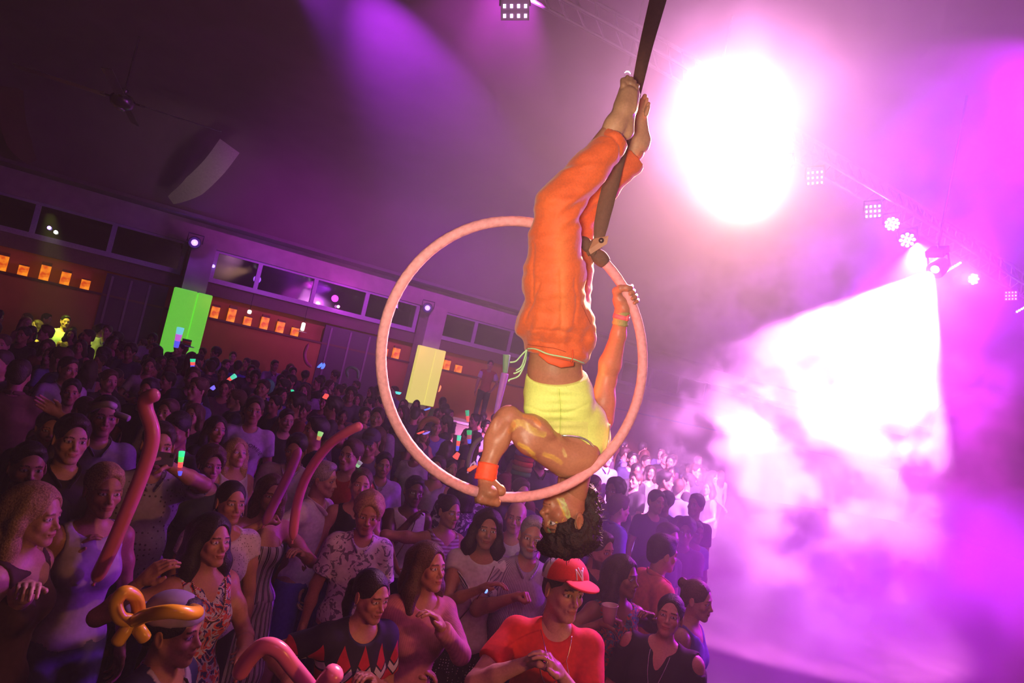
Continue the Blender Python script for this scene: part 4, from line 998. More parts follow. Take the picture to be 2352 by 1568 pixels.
    # clothes
    def sleeves(T, frac, tt):
        for q in (-1, 1):
            A, el, B, pose = J[q]; ar = (.86 if f else 1.0) * (w * .6 + .4)
            if frac <= 1: T.cone(A, A.lerp(el, frac), .052 * ar + tt, (.052 - .008 * frac) * ar + tt * 1.25, k=.04, clip=(0, 1)); 
            else:
                T.cone(A, el, .052 * ar + tt, .042 * ar + tt, k=.04); T.cone(el, el.lerp(B, frac - 1), .042 * ar + tt, .032 * ar + tt * 1.1, k=.02, clip=(0, 1))
    kind, fab = top[0], top[1]; T = Sculpt(SC); tk = .012 if kind != 'shirt' else .018
    if kind in ('tee', 'polo', 'shirt', 'longsleeve', 'blouse', 'tank', 'dress', 'strapless', 'cold'):
        torso(T, tk)
        fr_ = {'tee': .62, 'polo': .6, 'shirt': .72, 'longsleeve': 1.86, 'blouse': .28, 'cold': .80}.get(kind)
        if fr_: sleeves(T, fr_, tk)
        if kind == 'dress':
            T.cone((0, .01, .95), (0, .01, .45), .145 * w, .22 * w, k=.08, clip=(0, 1))
        hem = {'dress': .45, 'shirt': .84, 'strapless': .95, 'tank': .93}.get(kind, .88)
        if kind != 'dress': T.cut((0, 0, hem), (0, 0, -1))
        nk = {'tee': (.070, .045), 'polo': (.06, .06), 'shirt': (.055, .10), 'longsleeve': (.07, .05), 'blouse': (.085, .05), 'tank': (.10, .10), 'dress': (.095, .12), 'cold': (.08, .12), 'strapless': (.3, .3)}[kind]
        if kind == 'strapless': T.cut(up((0, 0, 1.325)), (0, 0, 1))
        else:
            T.ell(up((0, -.04, 1.49)), (nk[0], .09, .065), k=.01, op='sub')
            T.cone(up((0, -.13, 1.46)), up((0, -.15, 1.44 - nk[1])), nk[0] * .8, .008, k=.01, op='sub')
        if kind in ('tank', 'dress'):
            for q in (-1, 1): T.ell(up((q * .205 * sw, 0, 1.40)), (.070, .13, .115), k=.01, op='sub'); T.ell(up((q * .02, 0, 1.56)), (.10, .12, .10), k=.01, op='sub')
        if kind == 'cold':
            for q in (-1, 1): T.ell(up((q * .205 * sw, -.03, 1.44)), (.055, .10, .055), k=.006, op='sub')
    V_, F_ = T.mesh(res * s * .92); n_ = vnormals(V_, F_)
    V_ = V_ + n_ * (sinfold(V_ * arr((1, 1, .55)), int(h * 1000) + len(V_), (22, 32, 46)) * .0055 * s)[:, None]
    tn = {'tee': 't_shirt', 'polo': 'polo_shirt', 'shirt': 'shirt', 'longsleeve': 'long_sleeved_shirt', 'blouse': 'blouse', 'tank': 'tank_top', 'dress': 'dress', 'strapless': 'strapless_top', 'cold': 'cold_shoulder_top'}[kind]
    to = surf(tn, (V_, F_), fab, t)
    if kind in ('shirt', 'polo'):            # collar and button placket
        q_ = MB(); 
        for q in (-1, 1):
            ps_ = [SC @ up(p_) for p_ in ((0, .075, 1.50), (q * .060, .045, 1.495), (q * .074, -.02, 1.475), (q * .052, -.085, 1.445), (q * .018, -.118, 1.40))]
            q_.tube(spline(ps_, 4), [.006 * s] + [.018 * s] * 15 + [.006 * s], 8, flat=.3)
        q_.build('collar', fab, to, True)
    if bottom:
        bk, bf = bottom; T = Sculpt(SC); tt = .010
        T.ell((0, .012, .95), ((.165 if f else .155) * w + tt, .118 * w + tt, .13), k=.04)
        if bk in ('trousers', 'shorts', 'wide_trousers'):
            wd_ = {'trousers': 0, 'shorts': .012, 'wide_trousers': .045}[bk]
            for q in (-1, 1):
                T.cone((q * .085, .01, .90), (q * .095, -.015, .50), .090 * w + tt, .060 * w + tt + wd_, k=.02)
                if bk != 'shorts': T.cone((q * .095, -.015, .50), (q * .10, .02, .08), .060 * w + tt + wd_, .050 + tt + wd_, k=.02)
            if bk == 'shorts': T.cut((0, 0, .52), (0, 0, -1))
        else: T.cone((0, .01, .95), (0, .01, .30 if bk == 'long_skirt' else .52), .15 * w, .25 * w if bk == 'long_skirt' else .19 * w, k=.06, clip=(0, 1))
        T.cut((0, 0, {'tank': .975, 'strapless': .985, 'shirt': .90}.get(top[0], .93)), (0, 0, 1))
        V_, F_ = T.mesh(res * s * 1.15); n_ = vnormals(V_, F_); V_ = V_ + n_ * (sinfold(V_ * arr((1, 1, .3)), 5, (24, 30, 40)) * .005 * s)[:, None]
        surf({'long_skirt': 'skirt', 'wide_trousers': 'trousers'}.get(bk, bk), (V_, F_), bf, t)
    t['_h'] = 0; del t['_h']
    return t, J, HMx, SC, to
PEOPLE = []
def place(t, px, py, h, face, up_=.115, z0=0):
    p = G(px, py, h - up_ + z0); d = Vector((CAM.x - p.x, CAM.y - p.y)); a = math.atan2(d.x, -d.y) + math.radians(face)
    t.location = (p.x, p.y, z0); t.rotation_euler = (0, 0, a); PEOPLE.append((p.x, p.y)); return p
def guest(px, py, label, h=1.72, face=0, L='down', R='down', group='guests in the front rows', z0=0, **kw):
    """L/R may be ('px', x, y, nearer, pose[, hint]): the wrist at a picture point, that much nearer than the head"""
    p = G(px, py, h - .115 * h / 1.75 + z0); d = Vector((CAM.x - p.x, CAM.y - p.y)); a = math.atan2(d.x, -d.y) + math.radians(face)
    IM = (Matrix.Translation((p.x, p.y, z0)) @ Matrix.Rotation(a, 4, 'Z')).inverted(); dep = (p - CAM).dot(FWD)
    sp = []
    for q in (L, R):
        if not isinstance(q, str) and q[0] == 'px': q = (tuple(IM @ P(q[1], q[2], dep - q[3])), q[4]) + tuple(q[5:])
        sp.append(q)
    near = dep < 4.6
    t, J, HMx, SC, to = build_person('person', h=h, L=sp[0], R=sp[1], res=.011 if near else .014, hres=.0038 if near else .0055, hand_res=.0042 if near else .006, **kw)
    t.location = (p.x, p.y, z0); t.rotation_euler = (0, 0, a); PEOPLE.append((p.x, p.y))
    tag(t, label, 'person', group)
    return t, J, HMx, SC, to, dep
def local_pts(t, pts):            # world points into the person's own frame
    M_ = (Matrix.Translation(t.location) @ Matrix.Rotation(t.rotation_euler.z, 4, 'Z')).inverted(); return [M_ @ p for p in pts]
def lay(t, to, pts2, rad, name, m_, parent=None, flat_=.5, lift=.003, n=5):   # cord, strap or chain lying on the front of a garment
    me = to.data; B = BVHTree.FromPolygons([tuple(v.co) for v in me.vertices], [tuple(p_.vertices) for p_ in me.polygons])
    out = []
    for p_ in spline([Vector((x_, -.6, z_)) for x_, z_ in pts2], n):
        h_ = B.ray_cast(p_, Vector((0, 1, 0)))
        if h_[0] is not None: out.append(h_[0] + h_[1] * lift)
    q_ = MB(); q_.tube(out, rad, 6, flat=flat_, up=(0, 1, 0)); return q_.build(name, m_, parent or t, True) if len(out) > 1 else None
def lettering(t, to, txt, size, x0, z0, m_, arc=0, name='lettering'):
    """printed letters laid on the chest, each letter shape projected on the cloth"""
    me = to.data; B = BVHTree.FromPolygons([tuple(v.co) for v in me.vertices], [tuple(p_.vertices) for p_ in me.polygons])
    fc = bpy.data.curves.new('txt', 'FONT'); fc.body = txt; fc.size = size; fc.align_x = 'CENTER'; fc.resolution_u = 2; fc.space_character = 1.1
    fo = bpy.data.objects.new('txt', fc); COL.objects.link(fo); dg = bpy.context.evaluated_depsgraph_get(); dg.update()
    tm = bpy.data.meshes.new_from_object(fo.evaluated_get(dg)); bpy.data.objects.remove(fo); bpy.data.curves.remove(fc)
    bm = bmesh.new(); bm.from_mesh(tm); bmesh.ops.triangulate(bm, faces=bm.faces[:]); bmesh.ops.subdivide_edges(bm, edges=[e for e in bm.edges if e.calc_length() > .02], cuts=1); bmesh.ops.triangulate(bm, faces=bm.faces[:])
    V = []; ok = []
    for v in bm.verts:
        x_, y_ = v.co.x, v.co.y
        if arc: a_ = x_ / arc; x_, y_ = math.sin(a_) * (arc + y_), math.cos(a_) * (arc + y_) - arc
        h_ = B.ray_cast(Vector((x0 + x_, -.6, z0 + y_)), Vector((0, 1, 0)))
        V.append(h_[0] + h_[1] * .0035 if h_[0] is not None else Vector((x0 + x_, -.1, z0 + y_))); ok.append(h_[0] is not None)
    F = [tuple(v.index for v in f_.verts) for f_ in bm.faces if all(ok[v.index] for v in f_.verts)]
    bm.free(); bpy.data.meshes.remove(tm)
    return mesh_obj(name, V, F, m_, to, False)
# ------------------------------------------------------------------ who stands where (head centre in the picture, then looks)
W_ = (.78, .72, .78); NV = (.020, .022, .06); BK = (.012, .011, .014)
plain = lambda *c: fabric('plain', c)
jean = plain(.05, .06, .16); blackt = plain(*BK); whitet = plain(*W_); denim = plain(.12, .13, .24)
# front row
kid, _, kH, kS, kto, kd = guest(390, 1462, 'child in a navy and white ringer t-shirt and pale cap looking to the side', h=1.40, face=58, sex='m', skin='tan', hair=('short', 'black'), top=('tee', plain(.03, .03, .13)), bottom=('shorts', jean), yaw=8, gaze=(0, .001))
fl, _, fH, fS, fto, fd = guest(487, 1238, 'woman in a red blue and white floral dress with a bead necklace at lower left', h=1.66, face=38, sex='f', w=1.08, skin='tan', hair=('shoulder', 'black'), top=('dress', fabric('floral', (.03, .03, .12), (.62, .10, .07), (.6, .55, .6), 22)), bottom=None, L=('px', 560, 1500, .1, 'relaxed'), R=('px', 330, 1330, .25, 'relaxed'), pitch=-8)
zz, _, zH, zS, zto, zd = guest(833, 1345, 'woman with a ponytail in a black top with red and white zigzag print', h=1.60, face=30, sex='f', w=1.08, skin='tan', hair=('tied', 'black'), top=('tee', fabric('zigzag', (.55, .02, .05), (.62, .58, .62))), bottom=('trousers', blackt), L=('px', 850, 1560, .15, 'relaxed'), R=('px', 660, 1560, .3, 'relaxed'), yaw=12, pitch=4, lean=8)
pk, _, pH, pS, pto, pd = guest(988, 1300, 'young woman in a loose pink knit shirt and white trousers looking up right', h=1.68, face=28, sex='f', skin='tan', hair=('shoulder', 'brown'), top=('longsleeve', fabric('stripes', (.66, .25, .32), (.56, .20, .28), f=120)), bottom=('trousers', plain(.80, .74, .66)), L=('px', 1008, 1432, .28, 'relaxed'), R=('px', 945, 1530, .05, 'relaxed'), yaw=20, pitch=-10)
rc, _, rH, rS, rto, rd = guest(1292, 1345, 'man in a red t-shirt and red and white cap dancing with bent arms', h=1.80, face=12, sex='m', w=1.05, skin='fair', hair=('crop', 'dark'), top=('tee', plain(.80, .035, .03)), bottom=('shorts', jean), L=('px', 1285, 1545, .30, 'relaxed'), R=('px', 1215, 1520, .30, 'fist'), yaw=24, pitch=0, lean=4)
bl, _, bH, bS, bto, bd_ = guest(1538, 1412, 'woman in a black cold shoulder top with white earphone cord looking up at the camera', h=1.62, face=-6, sex='f', w=1.28, skin='fair', hair=('tied', 'black'), top=('cold', blackt), bottom=('trousers', blackt), L='down', R='down', yaw=2, pitch=-10)
cp, _, cH, cS, cto, cd2 = guest(1432, 1322, 'woman in a teal and red medallion print dress holding a plastic cup', h=1.70, face=35, sex='f', w=1.08, skin='brown', hair=('wavy', 'dark'), top=('dress', fabric('floral', (.03, .05, .10), (.50, .06, .03), (.06, .22, .22), 30)), bottom=None, L=('px', 1500, 1420, .0, 'relaxed'), R=('px', 1378, 1432, .22, 'cup'), yaw=30, pitch=-6)
guest(1598, 1375, 'woman with tied hair in a violet top turned sideways in the purple smoke', h=1.64, face=75, sex='f', skin='fair', hair=('bun', 'brown'), top=('tank', plain(.16, .10, .45)), bottom=('trousers', blackt))
guest(1508, 1268, 'person with black hair in an orange satin shirt seen from behind the dancers', h=1.74, face=120, sex='m', skin='tan', hair=('short', 'black'), top=('shirt', plain(.75, .22, .10)), bottom=('trousers', blackt), lean=4)
guest(1376, 1262, 'bearded man in a dark navy shirt standing behind the red cap', h=1.68, face=40, sex='m', skin='tan', hair=('short', 'dark'), beard='dark', top=('shirt', plain(.03, .025, .06)), bottom=('trousers', jean), yaw=15)
# second row
wb2, _, H_, S_, wto, wd_ = guest(1119, 1213, 'woman in a white frilled sleeveless blouse and black polka dot trousers', h=1.74, face=8, sex='f', skin='tan', hair=('wavy', 'dark'), top=('blouse', plain(.92, .88, .94)), bottom=('wide_trousers', fabric('dots', BK, (.55, .5, .55), f=60)), R=('px', 1110, 1350, .30, 'relaxed'), L='down', pitch=-4)
guest(1221, 1232, 'older man with grey goatee in a blue striped open shirt', h=1.74, face=12, sex='m', w=1.12, skin='tan', hair=('crop', 'grey'), beard='grey', top=('shirt', fabric('stripes', (.58, .52, .62), (.12, .10, .22), f=110)), bottom=('shorts', jean), R=('px', 1180, 1372, .28, 'fist'), yaw=-8, belly=.04)
eb, _, _, _, eto, _ = guest(1185, 1188, 'bald man in a white t-shirt printed with a pair of dark eyes', h=1.66, face=-4, sex='m', skin='fair', hair=('none', 'dark'), top=('tee', whitet), bottom=('trousers', jean))
guest(1030, 1172, 'woman with curly tied hair and earrings in a striped tank top', h=1.66, face=30, sex='f', skin='olive', hair=('bun', 'dark'), top=('tank', fabric('hstripes', (.5, .40, .45), (.28, .14, .16), f=45)), bottom=('trousers', blackt), R=('px', 905, 1290, .05, 'relaxed'), yaw=10)
boy, _, _, _, bto2, _ = guest(845, 1178, 'blond curly haired boy in a white leaf print shirt', h=1.66, face=5, sex='m', w=.92, skin='tan', hair=('curly', 'blond'), top=('shirt', fabric('leaf', (.85, .78, .85), (.22, .20, .26), f=14)), bottom=('shorts', jean), pitch=8)
guest(829, 1112, 'smiling woman in a black sleeveless top behind the blond boy', h=1.72, face=6, sex='f', skin='fair', hair=('tied', 'brown'), top=('tank', blackt), bottom=('trousers', jean), pitch=-6)
guest(806, 1046, 'man in a plain dark red t-shirt looking up left', h=1.78, face=-20, sex='m', w=1.1, skin='fair', hair=('short', 'brown'), top=('tee', plain(.42, .03, .02)), bottom=('trousers', jean), yaw=-10)
wp, _, _, _, wpo, wpd = guest(738, 1100, 'man in profile in a white polo shirt and blue shorts holding a long pink balloon', h=1.70, face=62, sex='m', skin='fair', hair=('short', 'grey'), top=('polo', plain(.90, .82, .92)), bottom=('shorts', plain(.10, .08, .42)), R=('px', 676, 1232, .12, 'fist'), L='down', yaw=10)
op, _, _, _, opo, opd = guest(622, 1132, 'woman with long brown hair, bare shoulders and black and white striped trousers', h=1.66, face=16, sex='f', skin='tan', hair=('long', 'brown'), top=('strapless', fabric('stripes', (.6, .55, .6), BK, f=24)), bottom=('wide_trousers', fabric('stripes', (.6, .55, .6), BK, f=40)), R=('px', 604, 1200, .2, 'fist'), L=('px', 688, 1270, .12, 'relaxed'))
ew, _, eH, eS, ewo, ewd = guest(531, 1152, 'smiling woman with hoop earrings in a white eyelet blouse', h=1.68, face=20, sex='f', w=1.1, skin='tan', hair=('tied', 'black'), top=('blouse', fabric('eyelet', (.85, .75, .88), (.28, .2, .3), f=70)), bottom=('trousers', blackt), yaw=6, pitch=-6)
guest(484, 1065, 'woman with short wavy hair in a dark green top', h=1.68, face=14, sex='f', w=1.12, skin='fair', hair=('curly', 'brown'), top=('tee', plain(.045, .075, .05)), bottom=('trousers', blackt), yaw=4)
guest(545, 1040, 'woman with long fair hair in a white tank top gazing up', h=1.66, face=26, sex='f', skin='fair', hair=('long', 'blond'), top=('tank', whitet), bottom=('trousers', jean), pitch=-16)
guest(682, 1030, 'man in a white short sleeved button shirt bending his head', h=1.74, face=-12, sex='m', w=1.15, skin='olive', hair=('short', 'black'), top=('shirt', plain(.58, .50, .60)), bottom=('trousers', jean), pitch=14)
guest(657, 965, 'smiling young man in a black t-shirt', h=1.70, face=14, sex='m', skin='fair', hair=('crop', 'dark'), top=('tee', blackt), bottom=('trousers', jean), yaw=6)
ab, _, _, _, abo, _ = guest(583, 942, 'man in a white t-shirt with curved dark lettering', h=1.84, face=2, sex='m', w=1.1, skin='olive', hair=('short', 'dark'), top=('tee', plain(.55, .50, .58)), bottom=('trousers', jean))
guest(414, 985, 'man looking down in a dark shirt beside the big pink balloon', h=1.80, face=-25, sex='m', skin='olive', hair=('crop', 'black'), top=('tee', plain(.05, .04, .06)), bottom=('trousers', jean), pitch=20)
guest(497, 985, 'woman with dark bobbed hair in a black top behind the short haired woman', h=1.68, face=25, sex='f', skin='tan', hair=('shoulder', 'black'), top=('tee', blackt), bottom=('trousers', jean), pitch=-6)
ph, _, _, _, pho, phd = guest(362, 1022, 'man in a pale dotted shirt filming with a phone before his face', h=1.84, face=12, sex='m', w=1.18, skin='tan', hair=('short', 'dark'), top=('shirt', fabric('dots', (.42, .36, .52), (.10, .08, .14), f=34)), bottom=('trousers', jean), L=('px', 386, 1068, .28, 'cup', (1, 0, -1)), R='down', belly=.03)
guest(163, 1008, 'man in a black polo shirt looking ahead at the left', h=1.82, face=15, sex='m', w=1.1, skin='fair', hair=('short', 'dark'), top=('polo', plain(.02, .012, .015)), bottom=('trousers', jean))
hb, _, _, _, _, hbd = guest(238, 956, 'man in a grey polo shirt wearing a white balloon hat', h=1.84, face=10, sex='m', w=1.1, skin='olive', hair=('short', 'black'), top=('polo', plain(.20, .16, .26)), bottom=('trousers', jean))
guest(237, 1122, 'woman with short blond hair in a white button front camisole and denim shorts', h=1.76, face=22, sex='f', skin='tan', hair=('short', 'blond'), top=('tank', plain(.50, .42, .56)), bottom=('shorts', denim), L='down', R=('px', 150, 1270, .1, 'relaxed'))
guest(74, 1178, 'woman with fair hair and face glitter in profile at the far left', h=1.74, face=60, sex='f', skin='fair', hair=('long', 'blond'), top=('tank', plain(.06, .02, .02)), bottom=('trousers', blackt), R='down', L=('px', 62, 1350, .3, 'relaxed'))
guest(62, 1072, 'bearded man in black at the dark left edge', h=1.70, face=14, sex='m', w=1.1, skin='olive', hair=('crop', 'black'), beard='black', top=('tee', blackt), bottom=('trousers', blackt))
guest(880, 1068, 'man in a pale open collared shirt right of the dark red t-shirt', h=1.62, face=8, sex='m', skin='olive', hair=('short', 'black'), top=('shirt', plain(.40, .34, .46)), bottom=('trousers', jean))
bm_, _, _, _, bmo, _ = guest(950, 1128, 'man in a white tank top with a dark strap, hand at his mouth', h=1.64, face=18, sex='m', skin='dark', hair=('crop', 'black'), top=('tank', whitet), bottom=('trousers', jean), R='face', L='down')
guest(1070, 1105, 'woman in a black shirt with large white flowers', h=1.76, face=200, sex='f', w=1.1, skin='tan', hair=('shoulder', 'dark'), top=('tee', fabric('leaf', (.06, .03, .07), (.50, .38, .50), f=16)), bottom=('trousers', blackt))
guest(1004, 1075, 'man in a pale grey tank top behind the curly haired woman', h=1.64, face=-10, sex='m', skin='olive', hair=('short', 'dark'), top=('tank', plain(.42, .34, .44)), bottom=('trousers', jean))
cm_, _, cmH, _, _, _ = guest(853, 1016, 'man in a dark baseball cap and grey shirt below the second pink balloon', h=1.76, face=-15, sex='m', w=1.1, skin='olive', hair=('crop', 'dark'), top=('tee', plain(.16, .13, .17)), bottom=('trousers', jean), pitch=14)
guest(866, 960, 'broad man in a pale v neck shirt behind the dark cap', h=1.84, face=-8, sex='m', w=1.2, skin='olive', hair=('short', 'dark'), top=('shirt', plain(.34, .28, .38)), bottom=('trousers', jean))
guest(1016, 925, 'man in a bright lime green t-shirt seen inside the hoop', h=1.82, face=190, sex='m', w=1.1, skin='tan', hair=('short', 'dark'), top=('tee', plain(.22, .75, .12)), bottom=('trousers', jean), group='guests in the middle of the floor')
hatp, _, htH, htS, _, htd = guest(1192, 1105, 'person wearing a tall red, orange and green striped foam hat', h=1.68, face=170, sex='m', skin='tan', hair=('short', 'dark'), top=('tee', plain(.20, .06, .05)), bottom=('trousers', jean), group='guests in the middle of the floor')
guest(112, 985, 'guest in a dark shirt raising an open hand with a bracelet at the left', h=1.66, face=10, sex='m', skin='tan', hair=('short', 'black'), top=('tee', blackt), bottom=('trousers', jean), L=('px', 132, 948, .1, 'flat', (1, 0, -1)), group='guests in the middle of the floor')
# lit guests further back, left
LG = 'guests at the back of the floor'
YL = [(60, 742, 'woman with fair curly hair lit yellow at the back left', dict(sex='f', skin='fair', hair=('wavy', 'blond'), top=('tank', plain(.5, .5, .1)), face=30)),
      (106, 733, 'man in a black t-shirt turned away beside the yellow lit woman', dict(sex='m', skin='tan', hair=('short', 'black'), top=('tee', blackt), face=60)),
      (150, 738, 'man in a bright white t-shirt lit yellow at the back left', dict(sex='m', skin='tan', hair=('crop', 'black'), top=('tee', plain(.7, .75, .6)), face=15, h=1.84, w=1.1)),
      (166, 762, 'woman in a lime top just below the white t-shirt man', dict(sex='f', skin='tan', hair=('tied', 'dark'), top=('tank', plain(.4, .8, .1)), face=-10, h=1.62)),
      (190, 744, 'man in a pale blue shirt right of the white t-shirt man', dict(sex='m', skin='tan', hair=('short', 'dark'), top=('tee', plain(.25, .35, .75)), face=180)),
      (362, 808, 'woman in a neon green top before the green panel', dict(sex='f', skin='tan', hair=('wavy', 'black'), top=('tank', plain(.05, .9, .25)), face=160)),
      (425, 800, 'person in a red, green and white striped top hat', dict(sex='m', skin='brown', hair=('crop', 'black'), top=('tee', plain(.03, .03, .05)), face=10)),
      (546, 842, 'man in a glowing blue shirt in the middle of the floor', dict(sex='m', skin='brown', hair=('short', 'black'), top=('tee', plain(.10, .13, .70)), face=170)),
      (722, 838, 'woman in a pale lilac top near the blue bow lights', dict(sex='f', skin='tan', hair=('tied', 'dark'), top=('blouse', plain(.28, .24, .55)), face=190)),
      (655, 862, 'woman in a grey lilac shirt left of the red glasses', dict(sex='f', skin='tan', hair=('wavy', 'dark'), top=('tee', plain(.22, .16, .34)), face=185)),
      (820, 862, 'person in a mint green hooded top holding a curved balloon', dict(sex='f', skin='tan', hair=('long', 'black'), top=('blouse', plain(.10, .62, .30)), face=170)),
      (612, 890, 'person in a mint green bonnet and lilac top', dict(sex='f', skin='fair', hair=('none', 'dark'), top=('blouse', plain(.2, .2, .4)), face=200)),
      (1062, 905, 'person in a bright blue shirt right of the hoop rim', dict(sex='m', skin='brown', hair=('short', 'black'), top=('tee', plain(.18, .22, .72)), face=180)),
      (1108, 962, 'person in a pale blue t-shirt by the performer elbow', dict(sex='m', skin='brown', hair=('short', 'black'), top=('tee', plain(.25, .30, .80)), face=185)),
      (563, 775, 'person in a dusky green lit shirt under the lanterns', dict(sex='m', skin='fair', hair=('short', 'dark'), top=('tee', plain(.2, .25, .15)), face=150))]
hats = {}
for (px, py, lb, kw) in YL:
    kw = dict(kw); h_ = kw.pop('h', 1.72); fc_ = kw.pop('face')
    p = G(px, py, h_ - .115)
    t, J, HMx, SC, to = build_person('person', h=h_, res=.020, hres=.008, hand_res=.009, bottom=('trousers', jean), **kw)
    place(t, px, py, h_, fc_); tag(t, lb, 'person', LG); hats[(px, py)] = (t, HMx)
# man on the podium by the yellow panel
pdp = P(1126, 838, 19.0); z0 = pdp.z - 1.66
t, J, HMx, SC, to = build_person('person', h=1.78, res=.016, hres=.007, hand_res=.008, skin='tan', hair=('short', 'dark'), top=('tee', plain(.55, .06, .06)), bottom=('trousers', blackt), L='hip', R='down')
t.location = (pdp.x, pdp.y, z0); t.rotation_euler = (0, 0, math.radians(5)); tag(t, 'man in a red and white raglan shirt standing up on the podium at the back', 'person', LG); PEOPLE.append((pdp.x, pdp.y))
q = MB()
for sgn in (-1, 1): q.tube([J[sgn][0] * 1.02, J[sgn][0].lerp(J[sgn][1], .62) * 1.02], .075, 12)
q.build('sleeves', whitet, t, True)
pod = empty('podium', (pdp.x, pdp.y, 0)); tag(pod, 'white topped podium under the standing man in the raglan shirt', 'podium')
q = MB(); q.box((0, 0, z0 / 2 - .03), (1.5, 1.2, z0 - .06)); q.build('base', mat('podium_side', (.35, .3, .2), .7), pod)
q = MB(); q.box((0, 0, z0 - .03), (1.6, 1.3, .06)); q.build('top', mat('podium_top', (.8, .75, .6), .5), pod)

# ---- the packed crowd: a few figures built once, then copied
def kids_of(o): return [c for c in o.children]
TPL = []
specs = [dict(sex='m', hair=('short', 'black'), skin='tan', top=('tee', blackt), L='down', R='down'), dict(sex='f', hair=('wavy', 'dark'), skin='tan', top=('tank', blackt), L='bent', R='down'),
         dict(sex='m', hair=('crop', 'dark'), skin='olive', w=1.12, top=('polo', blackt), L='down', R='bent'), dict(sex='f', hair=('long', 'brown'), skin='fair', top=('blouse', blackt), L='chest', R='down'),
         dict(sex='m', hair=('short', 'brown'), skin='fair', top=('shirt', blackt), L='bent', R='down'), dict(sex='f', hair=('tied', 'black'), skin='brown', top=('tee', blackt), L='down', R='down'),
         dict(sex='m', hair=('curly', 'black'), skin='brown', top=('tee', blackt), L='chest', R='chest'), dict(sex='f', hair=('bun', 'dark'), skin='tan', w=1.1, top=('tee', blackt), L='down', R='cup')]
for sp_ in specs:
    t, J, HMx, SC, to = build_person('person', h=1.72 if sp_['sex'] == 'm' else 1.64, res=.022, hres=.0085, hand_res=.010, bottom=('trousers', jean), **sp_)
    TPL.append((t, sp_))
CLR = [('a black', BK), ('a dark navy', NV), ('a charcoal', (.06, .05, .06)), ('a plum', (.10, .03, .08)), ('a white', (.50, .45, .52)), ('a pale blue', (.16, .17, .38)), ('a grey', (.2, .17, .2)), ('a maroon', (.20, .03, .03)), ('a lilac', (.24, .17, .36)), ('a brown', (.12, .05, .03))]
WTS = [6, 4, 4, 2, 3, 1, 2, 1.5, .8, 1.5]
HW = {'short': 'short hair', 'wavy': 'wavy hair', 'crop': 'cropped hair', 'long': 'long hair', 'tied': 'tied back hair', 'curly': 'curly hair', 'bun': 'a hair bun'}
rnd = random.Random(12); used = [False] * len(TPL); cnt = 0
yy = 4.9
while yy < 17.6 and cnt < 232:
    xx = -.80 * yy - .2
    while xx < .34 * yy and cnt < 232:
        x_ = xx + rnd.uniform(-.16, .16); y_ = yy + rnd.uniform(-.20, .20); xx += .62 + .016 * yy
        if Vector((x_, y_, 0)).dot(WN) > 18.0: continue
        if any((x_ - a) ** 2 + (y_ - b) ** 2 < .46 ** 2 for a, b in PEOPLE): continue
        k = rnd.randrange(len(TPL)); src, sp_ = TPL[k]
        if sp_.get('L') == 'high' and rnd.random() < .6: k = 0; src, sp_ = TPL[0]
        if used[k]:
            t = src.copy(); COL.objects.link(t)
            for c in kids_of(src):
                d = c.copy(); COL.objects.link(d); d.parent = t
                for g in kids_of(c):
                    e_ = g.copy(); COL.objects.link(e_); e_.parent = d
        else: t = src; used[k] = True
        cn, cc = rnd.choices(CLR, WTS)[0]
        sc_ = rnd.uniform(.95, 1.07)
        t.location = (x_, y_, 0); t.rotation_euler = (0, 0, rnd.choice([rnd.gauss(0, .6), rnd.gauss(0, .6), rnd.uniform(-PI, PI)])); t.scale = (sc_,) * 3
        for c in kids_of(t):
            if c.name.split('.')[0] in ('t_shirt', 'tank_top', 'polo_shirt', 'shirt', 'blouse'):
                for tgt in [c] + kids_of(c):
                    tgt.material_slots[0].link = 'OBJECT'; tgt.material_slots[0].material = plain(*cc)
        who = 'woman' if sp_['sex'] == 'f' else 'man'
        row = 'just behind the front rows' if yy < 7.5 else ('in the packed middle' if yy < 12 else 'far back')
        tag(t, '%s with %s in %s %s, %s' % (who, HW[sp_['hair'][0]], cn, {'tee': 't-shirt', 'tank': 'tank top', 'polo': 'polo shirt', 'blouse': 'blouse', 'shirt': 'shirt'}[sp_['top'][0]], row), 'person', 'guests ' + row)
        PEOPLE.append((x_, y_)); cnt += 1
    yy += .70
for k, (t, _s) in enumerate(TPL):
    if not used[k]:
        for c in kids_of(t):
            for g in kids_of(c): bpy.data.objects.remove(g)
            bpy.data.objects.remove(c)
        bpy.data.objects.remove(t)
print('crowd', cnt)

# ------------------------------------------------------------------ balloons, wands and other things in hand
def balloon(name, pts, rad, m_, label, tip=True, group=None, n=14):
    ps = spline(pts, 10); L = len(ps); rr = []
    for i in range(L):
        e = min(i, L - 1 - i) / (L * .5); rr.append(rad * min(1, .25 + 3.2 * (e ** .5) * .45 + e) if True else rad)
    rr = [rad * (1 - max(0, 1 - min(i, L - 1 - i) / 4) ** 2 * .75) for i in range(L)]
    o = ps[0].copy(); t = MB(); t.tube([p - o for p in ps], rr, n); ob_ = t.build(name, m_, None, True); ob_.location = o
    bal_tip = MB(); d = (ps[0] - ps[1]).normalized(); bal_tip.tube([d * -.004, d * .012, d * .02], [rad * .3, rad * .16, rad * .3], 8); bal_tip.build('knot', m_, ob_, True)
    tag(ob_, label, 'balloon', group); return ob_
pkb = mat('pink_balloon', (1, .24, .40), .28, noise_amt=.03, spec=.6); ylb = mat('yellow_balloon', (.95, .58, .02), .3, noise_amt=.03, spec=.6); lvb = mat('mauve_balloon', (.62, .16, .42), .3, noise_amt=.03); whb = mat('white_balloon', (.55, .48, .52), .3, noise_amt=.03)
LBG = 'long modelling balloons held up by guests'
